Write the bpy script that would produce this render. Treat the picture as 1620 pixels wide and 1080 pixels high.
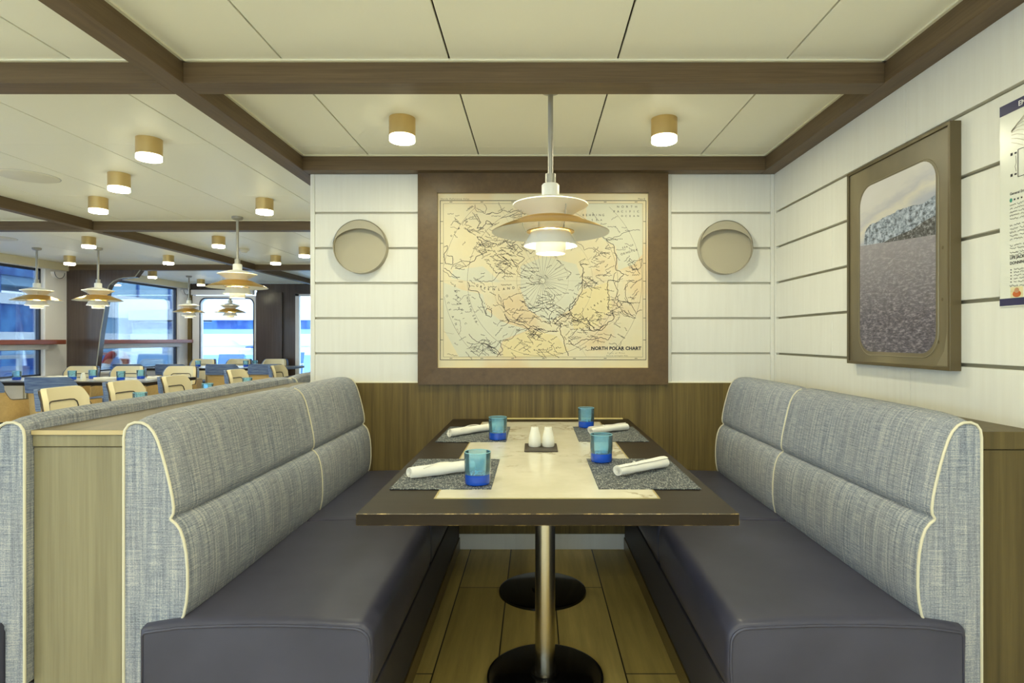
import bpy, bmesh, math, random
from mathutils import Vector, Matrix
random.seed(7)
PI = math.pi
for _o in list(bpy.data.objects):
    bpy.data.objects.remove(_o)
SC = bpy.context.scene
COL = SC.collection

# ------------------------------------------------------------------ camera
cam_d = bpy.data.cameras.new('camera')
cam_d.sensor_width = 36.0
cam_d.lens = 36.0 * 920 / 1620
cam_d.shift_x = -36.0 / 1620
cam_d.shift_y = -4.0 / 1620
cam_d.clip_start = 0.02
cam_d.clip_end = 200
cam = bpy.data.objects.new('camera', cam_d)
COL.objects.link(cam)
cam.location = (0, 0, 1.2)
cam.rotation_euler = (PI / 2, 0, 0)
SC.camera = cam

# ------------------------------------------------------------------ sky, exposure
SKY_STRENGTH = 4.3
SKY_COL = (0.62, 0.82, 1.0, 1)
LAMP_COL = (1.0, 0.96, 0.66, 1)
DOWN_STRENGTH = 235.0
FILL_STRENGTH = 335.0  # added lamps out of view, stronger to lift the ceiling
BULB_STRENGTH = 170.0
w = bpy.data.worlds.new('overcast_sky')
SC.world = w
w.use_nodes = True
_bg = w.node_tree.nodes['Background']
_bg.inputs[0].default_value = SKY_COL
_bg.inputs[1].default_value = SKY_STRENGTH
vs = SC.view_settings
vs.view_transform = 'Standard'
vs.look = 'None'
vs.gamma = 1
vs.use_curve_mapping = False
vs.exposure = 0.08
try:
    SC.cycles.sample_clamp_indirect = 6.0
    SC.cycles.use_denoising = True
    SC.cycles.diffuse_bounces = 6
    SC.cycles.transparent_max_bounces = 24
except Exception:
    pass


# ------------------------------------------------------------------ materials
def lin(r, g, b):
    def c(v):
        v /= 255.0
        return v / 12.92 if v <= 0.04045 else ((v + 0.055) / 1.055) ** 2.4
    return (c(r), c(g), c(b), 1)


def mat(name, col, rough=0.5, metal=0.0, emit=None, estr=0.0, spec=0.5, coat=0.0):
    m = bpy.data.materials.new(name)
    m.use_nodes = True
    b = m.node_tree.nodes['Principled BSDF']
    b.inputs['Base Color'].default_value = col
    b.inputs['Roughness'].default_value = rough
    b.inputs['Metallic'].default_value = metal
    b.inputs['Specular IOR Level'].default_value = spec
    if coat:
        b.inputs['Coat Weight'].default_value = coat
        b.inputs['Coat Roughness'].default_value = 0.12
    if emit:
        b.inputs['Emission Color'].default_value = emit
        b.inputs['Emission Strength'].default_value = estr
    return m


def nodes_of(m):
    return m.node_tree.nodes, m.node_tree.links, m.node_tree.nodes['Principled BSDF']


def coords(m, kind='Object', scale=(1, 1, 1)):
    n, l, b = nodes_of(m)
    tc = n.new('ShaderNodeTexCoord')
    mp = n.new('ShaderNodeMapping')
    mp.inputs['Scale'].default_value = scale
    l.new(tc.outputs[kind], mp.inputs['Vector'])
    return mp.outputs[0]


def noise(m, vec, scale=1.0, detail=4.0, rough=0.6):
    n, l, b = nodes_of(m)
    t = n.new('ShaderNodeTexNoise')
    t.inputs['Scale'].default_value = scale
    t.inputs['Detail'].default_value = detail
    t.inputs['Roughness'].default_value = rough
    l.new(vec, t.inputs['Vector'])
    return t.outputs['Fac']


def ramp(m, fac, stops):
    n, l, b = nodes_of(m)
    r = n.new('ShaderNodeValToRGB')
    e = r.color_ramp.elements
    while len(e) < len(stops):
        e.new(0.5)
    for i, (p, c) in enumerate(stops):
        e[i].position = p
        e[i].color = c
    l.new(fac, r.inputs[0])
    return r.outputs[0]


def mixc(m, fac, a, b_, mode='MIX'):
    n, l, b = nodes_of(m)
    x = n.new('ShaderNodeMix')
    x.data_type = 'RGBA'
    x.blend_type = mode
    for s, v in ((x.inputs[0], fac), (x.inputs[6], a), (x.inputs[7], b_)):
        if isinstance(v, (float, int, tuple)):
            s.default_value = v
        else:
            l.new(v, s)
    return x.outputs[2]


def mathn(m, op, a, b_=None, clamp=False):
    n, l, b = nodes_of(m)
    x = n.new('ShaderNodeMath')
    x.operation = op
    x.use_clamp = clamp
    for s, v in ((x.inputs[0], a), (x.inputs[1], b_)):
        if v is None:
            continue
        if isinstance(v, (float, int)):
            s.default_value = v
        else:
            l.new(v, s)
    return x.outputs[0]


def base(m, out):
    n, l, b = nodes_of(m)
    l.new(out, b.inputs['Base Color'])


def bump(m, fac, strength=0.3, dist=0.002):
    n, l, b = nodes_of(m)
    t = n.new('ShaderNodeBump')
    t.inputs['Strength'].default_value = strength
    t.inputs['Distance'].default_value = dist
    l.new(fac, t.inputs['Height'])
    l.new(t.outputs[0], b.inputs['Normal'])


def wood(name, dark, light, scale, rough=0.45, fine=3.0, coat=0.0, lo=0.3, hi=0.72):
    m = mat(name, dark, rough, coat=coat, spec=0.3)
    v = coords(m, 'Object', scale)
    f1 = noise(m, v, 1.0, 5, 0.65)
    f2 = noise(m, v, fine, 3, 0.6)
    f = mathn(m, 'ADD', mathn(m, 'MULTIPLY', f1, 0.6), mathn(m, 'MULTIPLY', f2, 0.4))
    base(m, ramp(m, f, [(lo, dark), (hi, light)]))
    bump(m, f2, 0.08, 0.001)
    return m


M = {}
M['board'] = mat('white_painted_board', lin(232, 230, 222), 0.5)
_v = coords(M['board'], 'Object', (40, 40, 2.5))
base(M['board'], ramp(M['board'], noise(M['board'], _v, 1.0, 4), [(0.2, lin(222, 219, 209)), (0.8, lin(230, 228, 219))]))
M['groove_shade'] = mat('beige_groove_shade', lin(150, 143, 120), 0.7)  # groove shadow put into the colour of the backing
M['groove_shade_pale'] = mat('pale_groove_shade', lin(196, 190, 172), 0.7)  # softer groove shadow, coloured into the back wall's backing
M['ceiling'] = mat('cream_ceiling_panel', lin(247, 245, 229), 0.4, spec=0.35)
M['ceiling_gap'] = mat('dark_ceiling_gap', lin(40, 34, 24), 0.8)
M['ceil_trim'] = mat('pale_ceiling_edge_strip', lin(236, 232, 208), 0.35)
M['beam_y'] = wood('brown_beam_along', lin(88, 72, 52), lin(118, 98, 72), (26, 1.6, 60), 0.45)
M['beam_x'] = wood('brown_beam_across', lin(88, 72, 52), lin(118, 98, 72), (1.6, 26, 60), 0.45)
M['wainscot'] = wood('wainscot_veneer', lin(78, 64, 33), lin(128, 109, 60), (30, 30, 0.9), 0.42)
M['box_wood'] = wood('divider_veneer', lin(122, 114, 88), lin(156, 148, 118), (26, 26, 0.8), 0.42)
M['cap_wood'] = wood('brown_cap_veneer', lin(80, 70, 46), lin(108, 95, 66), (26, 1.2, 26), 0.5)
M['ledge_wood'] = wood('dark_ledge_veneer', lin(68, 58, 32), lin(104, 90, 54), (26, 26, 0.9), 0.45)
M['cap_edge'] = mat('pale_edge_banding', lin(196, 176, 130), 0.45)
M['frame_brown'] = wood('brown_frame_wood', lin(80, 60, 34), lin(102, 80, 48), (14, 14, 14), 0.38)
M['floor'] = mat('oak_plank_floor', lin(150, 125, 70), 0.4)
_m = M['floor']
_n, _l, _b = nodes_of(_m)
_tc = _n.new('ShaderNodeTexCoord')
_mp = _n.new('ShaderNodeMapping')
_mp.inputs['Rotation'].default_value = (0, 0, PI / 2)
_mp.inputs['Location'].default_value = (0.31, 0.135, 0)
_l.new(_tc.outputs['Object'], _mp.inputs['Vector'])
_br = _n.new('ShaderNodeTexBrick')
_br.inputs['Scale'].default_value = 1.0
_br.inputs['Brick Width'].default_value = 1.25
_br.inputs['Row Height'].default_value = 0.23
_br.inputs['Mortar Size'].default_value = 0.0028
_br.inputs['Color1'].default_value = lin(186, 162, 90)
_br.inputs['Color2'].default_value = lin(208, 184, 110)
_br.inputs['Mortar'].default_value = lin(40, 30, 14)
_br.offset = 0.42
_l.new(_mp.outputs[0], _br.inputs['Vector'])
_v = coords(_m, 'Object', (22, 1.6, 1))
_g = ramp(_m, noise(_m, _v, 1.0, 5), [(0.3, (0.72, 0.7, 0.66, 1)), (0.7, (1.1, 1.08, 1.04, 1))])
base(_m, mixc(_m, 1.0, _br.outputs['Color'], _g, 'MULTIPLY'))

M['floor_bounce'] = mat('pale_bounce_floor', lin(222, 216, 198), 0.4)  # unseen floor, made pale to bounce light up to the ceiling
# tweed: streaks run across the bench back, woven threads lie along it (UV: u along the bench, v over the back)
M['tweed'] = mat('blue_grey_tweed', lin(120, 128, 136), 0.85, spec=0.2)
_m = M['tweed']
_va = coords(_m, 'UV', (120, 4, 1))
_vb = coords(_m, 'UV', (16, 300, 1))
_vd = coords(_m, 'UV', (260, 260, 1))
_vc = coords(_m, 'UV', (5, 2.5, 1))
_fa = noise(_m, _va, 1.0, 4, 0.65)
_fb = noise(_m, _vb, 1.0, 1, 0.5)
_fd = noise(_m, _vd, 1.0, 1, 0.5)
_f = mathn(_m, 'ADD', mathn(_m, 'MULTIPLY', _fa, 0.5), mathn(_m, 'MULTIPLY', _fb, 0.27))
_f = mathn(_m, 'ADD', _f, mathn(_m, 'MULTIPLY', _fd, 0.3))
_c = ramp(_m, _f, [(0.38, lin(82, 95, 115)), (0.53, lin(140, 149, 163)), (0.69, lin(202, 202, 200))])
base(_m, mixc(_m, mathn(_m, 'MULTIPLY', noise(_m, _vc, 1.0, 3), 0.45), _c, lin(156, 148, 142)))
bump(_m, _fb, 0.5, 0.002)
M['piping'] = mat('cream_piping', lin(214, 208, 184), 0.6)
M['leather'] = mat('navy_leather', lin(86, 86, 98), 0.38, spec=0.4)
_v = coords(M['leather'], 'Object', (1, 1, 1))
bump(M['leather'], noise(M['leather'], _v, 320, 2), 0.12, 0.0008)
base(M['leather'], ramp(M['leather'], noise(M['leather'], _v, 4, 3), [(0.3, lin(60, 60, 76)), (0.7, lin(71, 71, 88))]))
M['leather_dark'] = mat('dark_base_leather', lin(52, 50, 58), 0.55)
M['kick'] = mat('bronze_kick_strip', lin(120, 104, 66), 0.3, metal=0.5)

M['table_wood'] = wood('dark_table_veneer', lin(34, 26, 16), lin(48, 37, 24), (3, 22, 20), 0.42)
M['table_wood'].node_tree.nodes['Principled BSDF'].inputs['Specular IOR Level'].default_value = 0.18
M['table_edge'] = mat('worn_table_edge', lin(60, 44, 26), 0.4)
_m = M['table_edge']
base(_m, ramp(_m, noise(_m, coords(_m, 'Object', (30, 30, 30)), 1.0, 5, 0.7), [(0.5, lin(56, 42, 22)), (0.64, lin(170, 142, 84))]))
M['marble'] = mat('cream_marble', lin(226, 220, 200), 0.18)
_m = M['marble']
_v = coords(_m, 'Object', (1, 1, 1))
_n1 = noise(_m, _v, 2.2, 6, 0.65)
_vein = mathn(_m, 'ABSOLUTE', mathn(_m, 'SUBTRACT', _n1, 0.5))
_n2 = noise(_m, _v, 3.3, 3, 0.5)
_veinf = mathn(_m, 'MULTIPLY', ramp(_m, _vein, [(0.0, (1, 1, 1, 1)), (0.022, (0, 0, 0, 1))]),
               ramp(_m, _n2, [(0.47, (0, 0, 0, 1)), (0.58, (1, 1, 1, 1))]))
_cl = ramp(_m, noise(_m, _v, 3.0, 5), [(0.35, lin(206, 200, 180)), (0.6, lin(222, 217, 200))])
base(_m, mixc(_m, mathn(_m, 'MULTIPLY', _veinf, 0.7), _cl, lin(140, 126, 92)))
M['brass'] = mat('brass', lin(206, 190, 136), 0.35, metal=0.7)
M['brass_satin'] = mat('satin_brass', lin(214, 186, 128), 0.42, metal=0.8)
M['steel'] = mat('satin_steel', lin(196, 188, 166), 0.26, metal=1.0)
M['rod_grey'] = mat('grey_pendant_rod', lin(166, 162, 150), 0.4, metal=0.4)
M['black_gloss'] = mat('black_enamel', lin(14, 13, 12), 0.12)
M['ceramic'] = mat('white_ceramic', lin(235, 232, 218), 0.2)
M['tray'] = mat('dark_leather_tray', lin(62, 54, 46), 0.5)
M['hole'] = mat('dark_hole', lin(30, 28, 26), 0.7)
M['napkin'] = mat('white_napkin_cloth', lin(238, 235, 226), 0.9, spec=0.1)
_m = M['napkin']
bump(_m, noise(_m, coords(_m, 'Object', (60, 60, 60)), 1.0, 4), 0.35, 0.002)
M['mat_weave'] = mat('woven_vinyl', lin(100, 104, 108), 0.6)
_m = M['mat_weave']
_v1 = coords(_m, 'Object', (40, 240, 1))
_v2 = coords(_m, 'Object', (230, 60, 1))
_f = mathn(_m, 'ADD', mathn(_m, 'MULTIPLY', noise(_m, _v1, 1.0, 2), 0.5), mathn(_m, 'MULTIPLY', noise(_m, _v2, 1.0, 2), 0.5))
base(_m, ramp(_m, _f, [(0.43, lin(22, 28, 40)), (0.52, lin(70, 80, 92)), (0.62, lin(190, 190, 180))]))
bump(_m, _f, 0.6, 0.002)


def thin_glass(name, tint, gloss=0.12, rough=0.03, haze=None):
    m = bpy.data.materials.new(name)
    m.use_nodes = True
    n, l = m.node_tree.nodes, m.node_tree.links
    n.clear()
    out = n.new('ShaderNodeOutputMaterial')
    tr = n.new('ShaderNodeBsdfTransparent')
    tr.inputs[0].default_value = tint
    gl = n.new('ShaderNodeBsdfGlossy')
    gl.inputs['Roughness'].default_value = rough
    fr = n.new('ShaderNodeFresnel')
    fr.inputs[0].default_value = 1.45
    mx = n.new('ShaderNodeMixShader')
    ad = n.new('ShaderNodeMath')
    ad.operation = 'MULTIPLY'
    ad.inputs[1].default_value = gloss / 0.12
    ad.use_clamp = True
    l.new(fr.outputs[0], ad.inputs[0])
    l.new(ad.outputs[0], mx.inputs[0])
    first = tr.outputs[0]
    if haze:
        df = n.new('ShaderNodeBsdfDiffuse')
        df.inputs[0].default_value = haze[0]
        m2 = n.new('ShaderNodeMixShader')
        m2.inputs[0].default_value = haze[1]
        l.new(first, m2.inputs[1])
        l.new(df.outputs[0], m2.inputs[2])
        first = m2.outputs[0]
    l.new(first, mx.inputs[1])
    l.new(gl.outputs[0], mx.inputs[2])
    l.new(mx.outputs[0], out.inputs[0])
    return m


M['pane'] = thin_glass('window_glass', (0.93, 0.96, 0.98, 1), 0.1, 0.01)
M['aqua'] = thin_glass('aqua_glass', (0.80, 0.95, 1.0, 1), 0.2, 0.04, ((0.35, 0.78, 1.0, 1), 0.16))
M['cobalt'] = thin_glass('cobalt_glass', (0.10, 0.32, 0.95, 1), 0.2, 0.05, ((0.015, 0.13, 0.85, 1), 0.5))
M['rim_glass'] = mat('pale_glass_rim', lin(150, 196, 206), 0.1)
M['bubbles'] = mat('pale_bubble_glass', lin(120, 190, 235), 0.2)

M['shade_white'] = mat('white_shade_enamel', lin(240, 238, 228), 0.4)
_m = M['shade_white']
M['brass_shade'] = mat('brass_shade', lin(206, 168, 84), 0.3, metal=0.9)
M['bulb'] = mat('glowing_bulb', (1, 1, 1, 1), 0.5, emit=LAMP_COL, estr=BULB_STRENGTH)
M['diffuser'] = mat('glowing_diffuser', (1, 1, 1, 1), 0.5, emit=LAMP_COL, estr=DOWN_STRENGTH)
M['diffuser_rim'] = mat('frosted_ring', lin(240, 236, 220), 0.4, emit=LAMP_COL, estr=6.0)
M['sconce'] = mat('taupe_sconce', lin(172, 164, 142), 0.5)
M['pic_frame'] = mat('bronze_picture_frame', lin(96, 84, 58), 0.4, metal=0.25)
M['pic_mount'] = mat('printed_porthole_metal', lin(120, 110, 86), 0.4)
_m = M['pic_mount']
base(_m, ramp(_m, noise(_m, coords(_m, 'Object', (3, 3, 1.2)), 1.0, 3), [(0.3, lin(92, 82, 62)), (0.7, lin(134, 122, 94))]))
M['pic_ring'] = mat('printed_window_ring', lin(132, 122, 98), 0.4)
M['navy'] = mat('navy_print', lin(44, 44, 84), 0.4)
M['poster'] = mat('laminated_notice_paper', lin(224, 224, 212), 0.25)
M['ink'] = mat('black_ink', lin(40, 38, 46), 0.6)
M['ink_soft'] = mat('grey_ink', lin(92, 84, 82), 0.6)
M['ink_faint'] = mat('pale_ink', lin(172, 162, 138), 0.6)
M['white_text'] = mat('white_print', lin(236, 236, 236), 0.5)
M['skin_print'] = mat('printed_skin', lin(190, 140, 104), 0.5)
M['orange_print'] = mat('printed_orange', lin(190, 96, 40), 0.5)
M['teal_print'] = mat('printed_teal', lin(50, 150, 130), 0.5)
M['ochre_print'] = mat('printed_ochre', lin(220, 206, 160), 0.5)

# dining room
M['dark_panel'] = wood('dark_bulkhead_veneer', lin(66, 54, 50), lin(88, 74, 70), (26, 26, 0.9), 0.2)
M['dark_panel'].node_tree.nodes['Principled BSDF'].inputs['Specular IOR Level'].default_value = 0.7
M['white_frame'] = mat('white_window_frame', lin(232, 230, 232), 0.4)
M['fascia'] = mat('beige_fascia', lin(226, 216, 184), 0.5)
M['rail_wood'] = mat('mahogany_rail', lin(130, 70, 54), 0.35)
M['rubber'] = mat('dark_gasket', lin(44, 50, 66), 0.5)
M['chair_cream'] = mat('cream_chair_vinyl', lin(238, 224, 184), 0.5)
M['chair_tan'] = wood('oak_chair_shell', lin(196, 162, 104), lin(216, 184, 126), (4, 30, 30), 0.45)
M['chair_blue'] = mat('blue_chair_fabric', lin(70, 84, 112), 0.8)
_m = M['chair_blue']
base(_m, ramp(_m, noise(_m, coords(_m, 'Object', (6, 6, 130)), 1.0, 3), [(0.35, lin(70, 90, 136)), (0.65, lin(122, 142, 176))]))
M['chair_seam'] = mat('dark_chair_seam', lin(74, 66, 60), 0.6)
M['leg_metal'] = mat('dark_chair_leg', lin(60, 56, 56), 0.4, metal=0.5)
M['speaker_white'] = mat('white_speaker_grille', lin(224, 220, 204), 0.55)
M['grey_plastic'] = mat('grey_plastic', lin(180, 180, 178), 0.5)

# outside: the daylight's blue is mixed into the glass and cladding colours
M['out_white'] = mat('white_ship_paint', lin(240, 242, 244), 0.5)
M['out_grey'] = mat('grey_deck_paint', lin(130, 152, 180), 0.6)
M['out_dark'] = mat('daylight_tinted_glass', lin(30, 66, 140), 0.25)
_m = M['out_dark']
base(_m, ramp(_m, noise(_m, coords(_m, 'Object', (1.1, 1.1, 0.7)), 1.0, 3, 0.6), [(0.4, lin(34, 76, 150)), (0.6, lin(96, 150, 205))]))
M['out_mid'] = mat('daylight_tinted_mid_cladding', lin(70, 116, 180), 0.5)
M['out_pale'] = mat('daylight_tinted_pale_cladding', lin(160, 196, 220), 0.5)
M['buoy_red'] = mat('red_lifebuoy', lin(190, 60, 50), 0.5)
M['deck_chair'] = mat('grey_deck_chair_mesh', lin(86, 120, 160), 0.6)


# ------------------------------------------------------------------ mesh builder
class MB:
    def __init__(self):
        self.v, self.f, self.mi, self.sm, self.uv = [], [], [], [], []

    def add(self, verts, faces, mi=0, smooth=False, uvs=None):
        o = len(self.v)
        self.v.extend([tuple(p) for p in verts])
        for k, f in enumerate(faces):
            self.f.append([i + o for i in f])
            self.mi.append(mi)
            self.sm.append(smooth)
            self.uv.append(uvs[k] if uvs else None)
        return self

    def box(self, x0, x1, y0, y1, z0, z1, mi=0):
        x0, x1 = min(x0, x1), max(x0, x1)
        y0, y1 = min(y0, y1), max(y0, y1)
        z0, z1 = min(z0, z1), max(z0, z1)
        v = [(x0, y0, z0), (x1, y0, z0), (x1, y1, z0), (x0, y1, z0), (x0, y0, z1), (x1, y0, z1), (x1, y1, z1), (x0, y1, z1)]
        f = [(0, 3, 2, 1), (4, 5, 6, 7), (0, 1, 5, 4), (1, 2, 6, 5), (2, 3, 7, 6), (3, 0, 4, 7)]
        return self.add(v, f, mi)

    def obox(self, p0, p1, wd, z0, z1, mi=0):
        """upright box along the segment p0-p1 (xy), width wd"""
        a, b = Vector(p0), Vector(p1)
        d = (b - a).normalized()
        n = Vector((-d.y, d.x)) * wd / 2
        q = [a - n, b - n, b + n, a + n]
        v = [(p.x, p.y, z0) for p in q] + [(p.x, p.y, z1) for p in q]
        return self.add(v, [(0, 3, 2, 1), (4, 5, 6, 7), (0, 1, 5, 4), (1, 2, 6, 5), (2, 3, 7, 6), (3, 0, 4, 7)], mi)

    def lathe(self, prof, c=(0, 0, 0), n=40, mi=0, smooth=True):
        """profile of (r, z) from one end to the other, closed on the axis where r = 0"""
        v, f = [], []
        rings = []
        for r, z in prof:
            if r <= 1e-6:
                rings.append([len(v)])
                v.append((c[0], c[1], c[2] + z))
            else:
                rings.append(list(range(len(v), len(v) + n)))
                for k in range(n):
                    a = 2 * PI * k / n
                    v.append((c[0] + r * math.cos(a), c[1] + r * math.sin(a), c[2] + z))
        for A, B in zip(rings, rings[1:]):
            for k in range(n):
                k2 = (k + 1) % n
                if len(A) == 1 and len(B) == 1:
                    continue
                if len(A) == 1:
                    f.append((A[0], B[k2], B[k]))
                elif len(B) == 1:
                    f.append((A[k], A[k2], B[0]))
                else:
                    f.append((A[k], A[k2], B[k2], B[k]))
        return self.add(v, f, mi, smooth)

    def tube(self, pts, r, n=8, closed=False, mi=0, caps=True):
        pts = [Vector(p) for p in pts]
        v, f = [], []
        N = len(pts)
        up = None
        for i, p in enumerate(pts):
            if closed:
                d = pts[(i + 1) % N] - pts[i - 1]
            else:
                d = pts[min(i + 1, N - 1)] - pts[max(i - 1, 0)]
            d.normalize()
            if up is None:
                up = Vector((0, 0, 1)) if abs(d.z) < 0.9 else Vector((1, 0, 0))
            s = d.cross(up)
            if s.length < 1e-6:
                s = d.cross(Vector((0, 1, 0.01)))
            s.normalize()
            up = s.cross(d).normalized()
            rr = r[i] if isinstance(r, (list, tuple)) else r
            for k in range(n):
                a = 2 * PI * k / n
                v.append(p + s * rr * math.cos(a) + up * rr * math.sin(a))
        for i in range(N if closed else N - 1):
            j = (i + 1) % N
            for k in range(n):
                k2 = (k + 1) % n
                f.append((i * n + k, i * n + k2, j * n + k2, j * n + k))
        if caps and not closed:
            f.append(tuple(range(n - 1, -1, -1)))
            f.append(tuple((N - 1) * n + k for k in range(n)))
        return self.add(v, f, mi, True)

    def prism(self, poly, axis, a0, a1, mi=0, smooth=False):
        """poly of 2D points swept along axis: x -> (y,z), y -> (x,z), z -> (x,y)"""
        def P(p, a):
            return {'x': (a, p[0], p[1]), 'y': (p[0], a, p[1]), 'z': (p[0], p[1], a)}[axis]
        n = len(poly)
        v = [P(p, a0) for p in poly] + [P(p, a1) for p in poly]
        f = [tuple(range(n - 1, -1, -1)), tuple(range(n, 2 * n))]
        self.add(v, f, mi, False)
        o = len(self.v) - 2 * n
        for i in range(n):
            j = (i + 1) % n
            self.f.append([o + i, o + j, o + n + j, o + n + i])
            self.mi.append(mi)
            self.sm.append(smooth)
            self.uv.append(None)
        return self

    def build(self, name, mats, parent=None, bevel=0.0, seg=2, loc=None, fix=True, sharp=40):
        me = bpy.data.meshes.new(name)
        off = Vector((0, 0, 0))
        if parent is not None:
            off = Vector(parent.location)
            p = parent.parent
            while p is not None:
                off += Vector(p.location)
                p = p.parent
        elif loc is not None:
            off = Vector(loc)
        me.from_pydata([tuple(Vector(p) - off) for p in self.v], [], self.f)
        if not isinstance(mats, (list, tuple)):
            mats = [mats]
        for m in mats:
            me.materials.append(M[m] if isinstance(m, str) else m)
        me.polygons.foreach_set('material_index', self.mi)
        me.polygons.foreach_set('use_smooth', self.sm)
        if any(u is not None for u in self.uv):
            lay = me.uv_layers.new(name='uv')
            for pol, u in zip(me.polygons, self.uv):
                if u is None:
                    continue
                for li, q in zip(pol.loop_indices, u):
                    lay.data[li].uv = q
        if fix:
            bm = bmesh.new()
            bm.from_mesh(me)
            bmesh.ops.recalc_face_normals(bm, faces=bm.faces)
            bm.to_mesh(me)
            bm.free()
        if any(self.sm):
            me.set_sharp_from_angle(angle=math.radians(sharp))
        me.update()
        o = bpy.data.objects.new(name, me)
        COL.objects.link(o)
        if parent is not None:
            o.parent = parent
        elif loc is not None:
            o.location = loc
        if bevel:
            b = o.modifiers.new('edge', 'BEVEL')
            b.width = bevel
            b.segments = seg
            b.limit_method = 'ANGLE'
            b.angle_limit = math.radians(35)
        return o


def tag(o, label, cat, group=None, kind=None):
    o['label'] = label
    o['category'] = cat
    if group:
        o['group'] = group
    if kind:
        o['kind'] = kind
    return o


def thing(name, label, cat, loc=(0, 0, 0), group=None, rz=0.0, kind=None):
    o = bpy.data.objects.new(name, None)
    COL.objects.link(o)
    o.empty_display_size = 0.05
    o.location = loc
    o.rotation_euler = (0, 0, rz)
    return tag(o, label, cat, group, kind)


def struct(name, mb, mats, parent=None, **k):
    o = mb.build(name, mats, parent, **k)
    o['kind'] = 'structure'
    return o


def kids(o):
    return [c for c in bpy.data.objects if c.parent == o]


def dup(root, loc, rz=None, label=None, group=None):
    def rec(o, p):
        c = o.copy()
        COL.objects.link(c)
        if p is not None:
            c.parent = p
        for k in kids(o):
            rec(k, c)
        return c
    r = rec(root, None)
    r.location = loc
    if rz is not None:
        r.rotation_euler = (0, 0, rz)
    if label:
        r['label'] = label
    if group:
        r['group'] = group
    return r


def part_label(o, text):
    o['label'] = text
    return o


_tcache = {}


def text_geo(s, size, align='LEFT', bold=0.0, space=1.0):
    key = (s, align, bold, space)
    if key not in _tcache:
        c = bpy.data.curves.new('writing', 'FONT')
        c.body = s
        c.size = 1.0
        c.align_x = align
        c.offset = bold
        c.space_character = space
        c.resolution_u = 3
        o = bpy.data.objects.new('writing', c)
        COL.objects.link(o)
        dg = bpy.context.evaluated_depsgraph_get()
        me = bpy.data.meshes.new_from_object(o.evaluated_get(dg))
        _tcache[key] = ([(v.co.x, v.co.y) for v in me.vertices], [tuple(p.vertices) for p in me.polygons])
        bpy.data.objects.remove(o)
        bpy.data.curves.remove(c)
        bpy.data.meshes.remove(me)
    V, F = _tcache[key]
    return [(x * size, y * size) for x, y in V], F


# ------------------------------------------------------------------ the room's dimensions
XL, XR = -6.4, 1.37            # ship's side, booth wall
YB, YE, YR = 3.325, 10.75, -3.5  # booth back wall, dining end wall, wall behind the viewer
ZC, ZB = 2.224, 2.1415         # ceiling, underside of the beams
ZW = 0.95                      # wainscot top
GROOVES = [1.117, 1.318, 1.519, 1.7186, 1.92]

# floor
struct('floor', MB().box(-1.37, XR + 0.1, 1.2, YB + 0.1, -0.1, 0.0), 'floor')
mb = MB().box(XL - 0.12, -1.37, YR - 0.1, YE + 0.1, -0.1, 0.0).box(-1.37, XR + 0.1, YR - 0.1, 1.2, -0.1, 0.0)
struct('floor_dining', mb.box(-1.37, XR + 0.1, YB + 0.1, YE + 0.1, -0.1, 0.0), 'floor_bounce')  # out of view, pale only for its bounce light

# ceiling: panels with real gaps between them, dark above
mb = MB()
xs_l = [-6.4, -5.98, -5.36, -4.75, -4.13, -3.855, -3.55, -2.93, -2.315, -1.70, -1.338]
xs_r = [-1.338, -0.927, -0.313, 0.304, 0.923, 1.37]
g = 0.0035
for xs in (xs_l, xs_r):
    for a, b in zip(xs, xs[1:]):
        for y0, y1 in ((YR, 2.19), (2.19, 5.075), (5.075, 8.0), (8.0, YE)):
            if xs is xs_r and y0 > 3.5:
                continue
            y1_ = min(y1, YB + 0.05) if xs is xs_r else y1
            cuts = [y0, y1_]
            if xs is xs_r and y0 == 2.19:
                cuts = [y0, 3.10, y1_]
            elif xs is xs_l and y0 > 0:
                cuts = [y0, y0 + (y1_ - y0) * 0.3, y0 + (y1_ - y0) * 0.68, y1_]
            for c0, c1 in zip(cuts, cuts[1:]):
                gy = 0.0006
                mb.box(a + g, b - g, c0 + gy, c1 - gy, ZC, ZC + 0.012)
struct('ceiling', mb, 'ceiling', bevel=0.001, seg=1)
struct('ceiling_backing', MB().box(XL - 0.1, XR + 0.1, YR - 0.1, YE + 0.1, ZC + 0.02, ZC + 0.08), 'ceiling_gap')

# beams: a grid of brown box beams under the ceiling, with thin pale strips where they meet it
BM = 'beam_x'
tn = [0]


def beam(x0, x1, y0, y1, m):
    tn[0] += 1
    return struct('trim_%d' % tn[0], MB().box(x0, x1, y0, y1, ZB, ZC + 0.01), m, bevel=0.002)


LB0, LB1 = -1.383, -1.2946
RB0 = 1.2876
beam(LB0, LB1, YR, YE, 'beam_y')
beam(RB0, XR, YR, YB, 'beam_y')
beam(-3.895, -3.82, YR, YE, 'beam_y')
for y0, y1 in ((2.14, 2.24), (5.03, 5.12), (7.95, 8.05), (-0.76, -0.66)):
    beam(XL, -3.895, y0, y1, BM)
    beam(-3.82, LB0, y0, y1, BM)
    if y0 < 3:
        beam(LB1, RB0, y0, y1, BM)
beam(LB1, RB0, 3.245, YB, BM)
mb = MB()
s_ = 0.012
for y0, y1 in ((2.24, 3.245), (-0.66, 2.14)):
    mb.box(LB1, LB1 + s_, y0, y1, ZC - 0.006, ZC + 0.002)
    mb.box(RB0 - s_, RB0, y0, y1, ZC - 0.006, ZC + 0.002)
    mb.box(LB1, RB0, y0, y0 + s_, ZC - 0.006, ZC + 0.002)
    mb.box(LB1, RB0, y1 - s_, y1, ZC - 0.006, ZC + 0.002)
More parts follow.
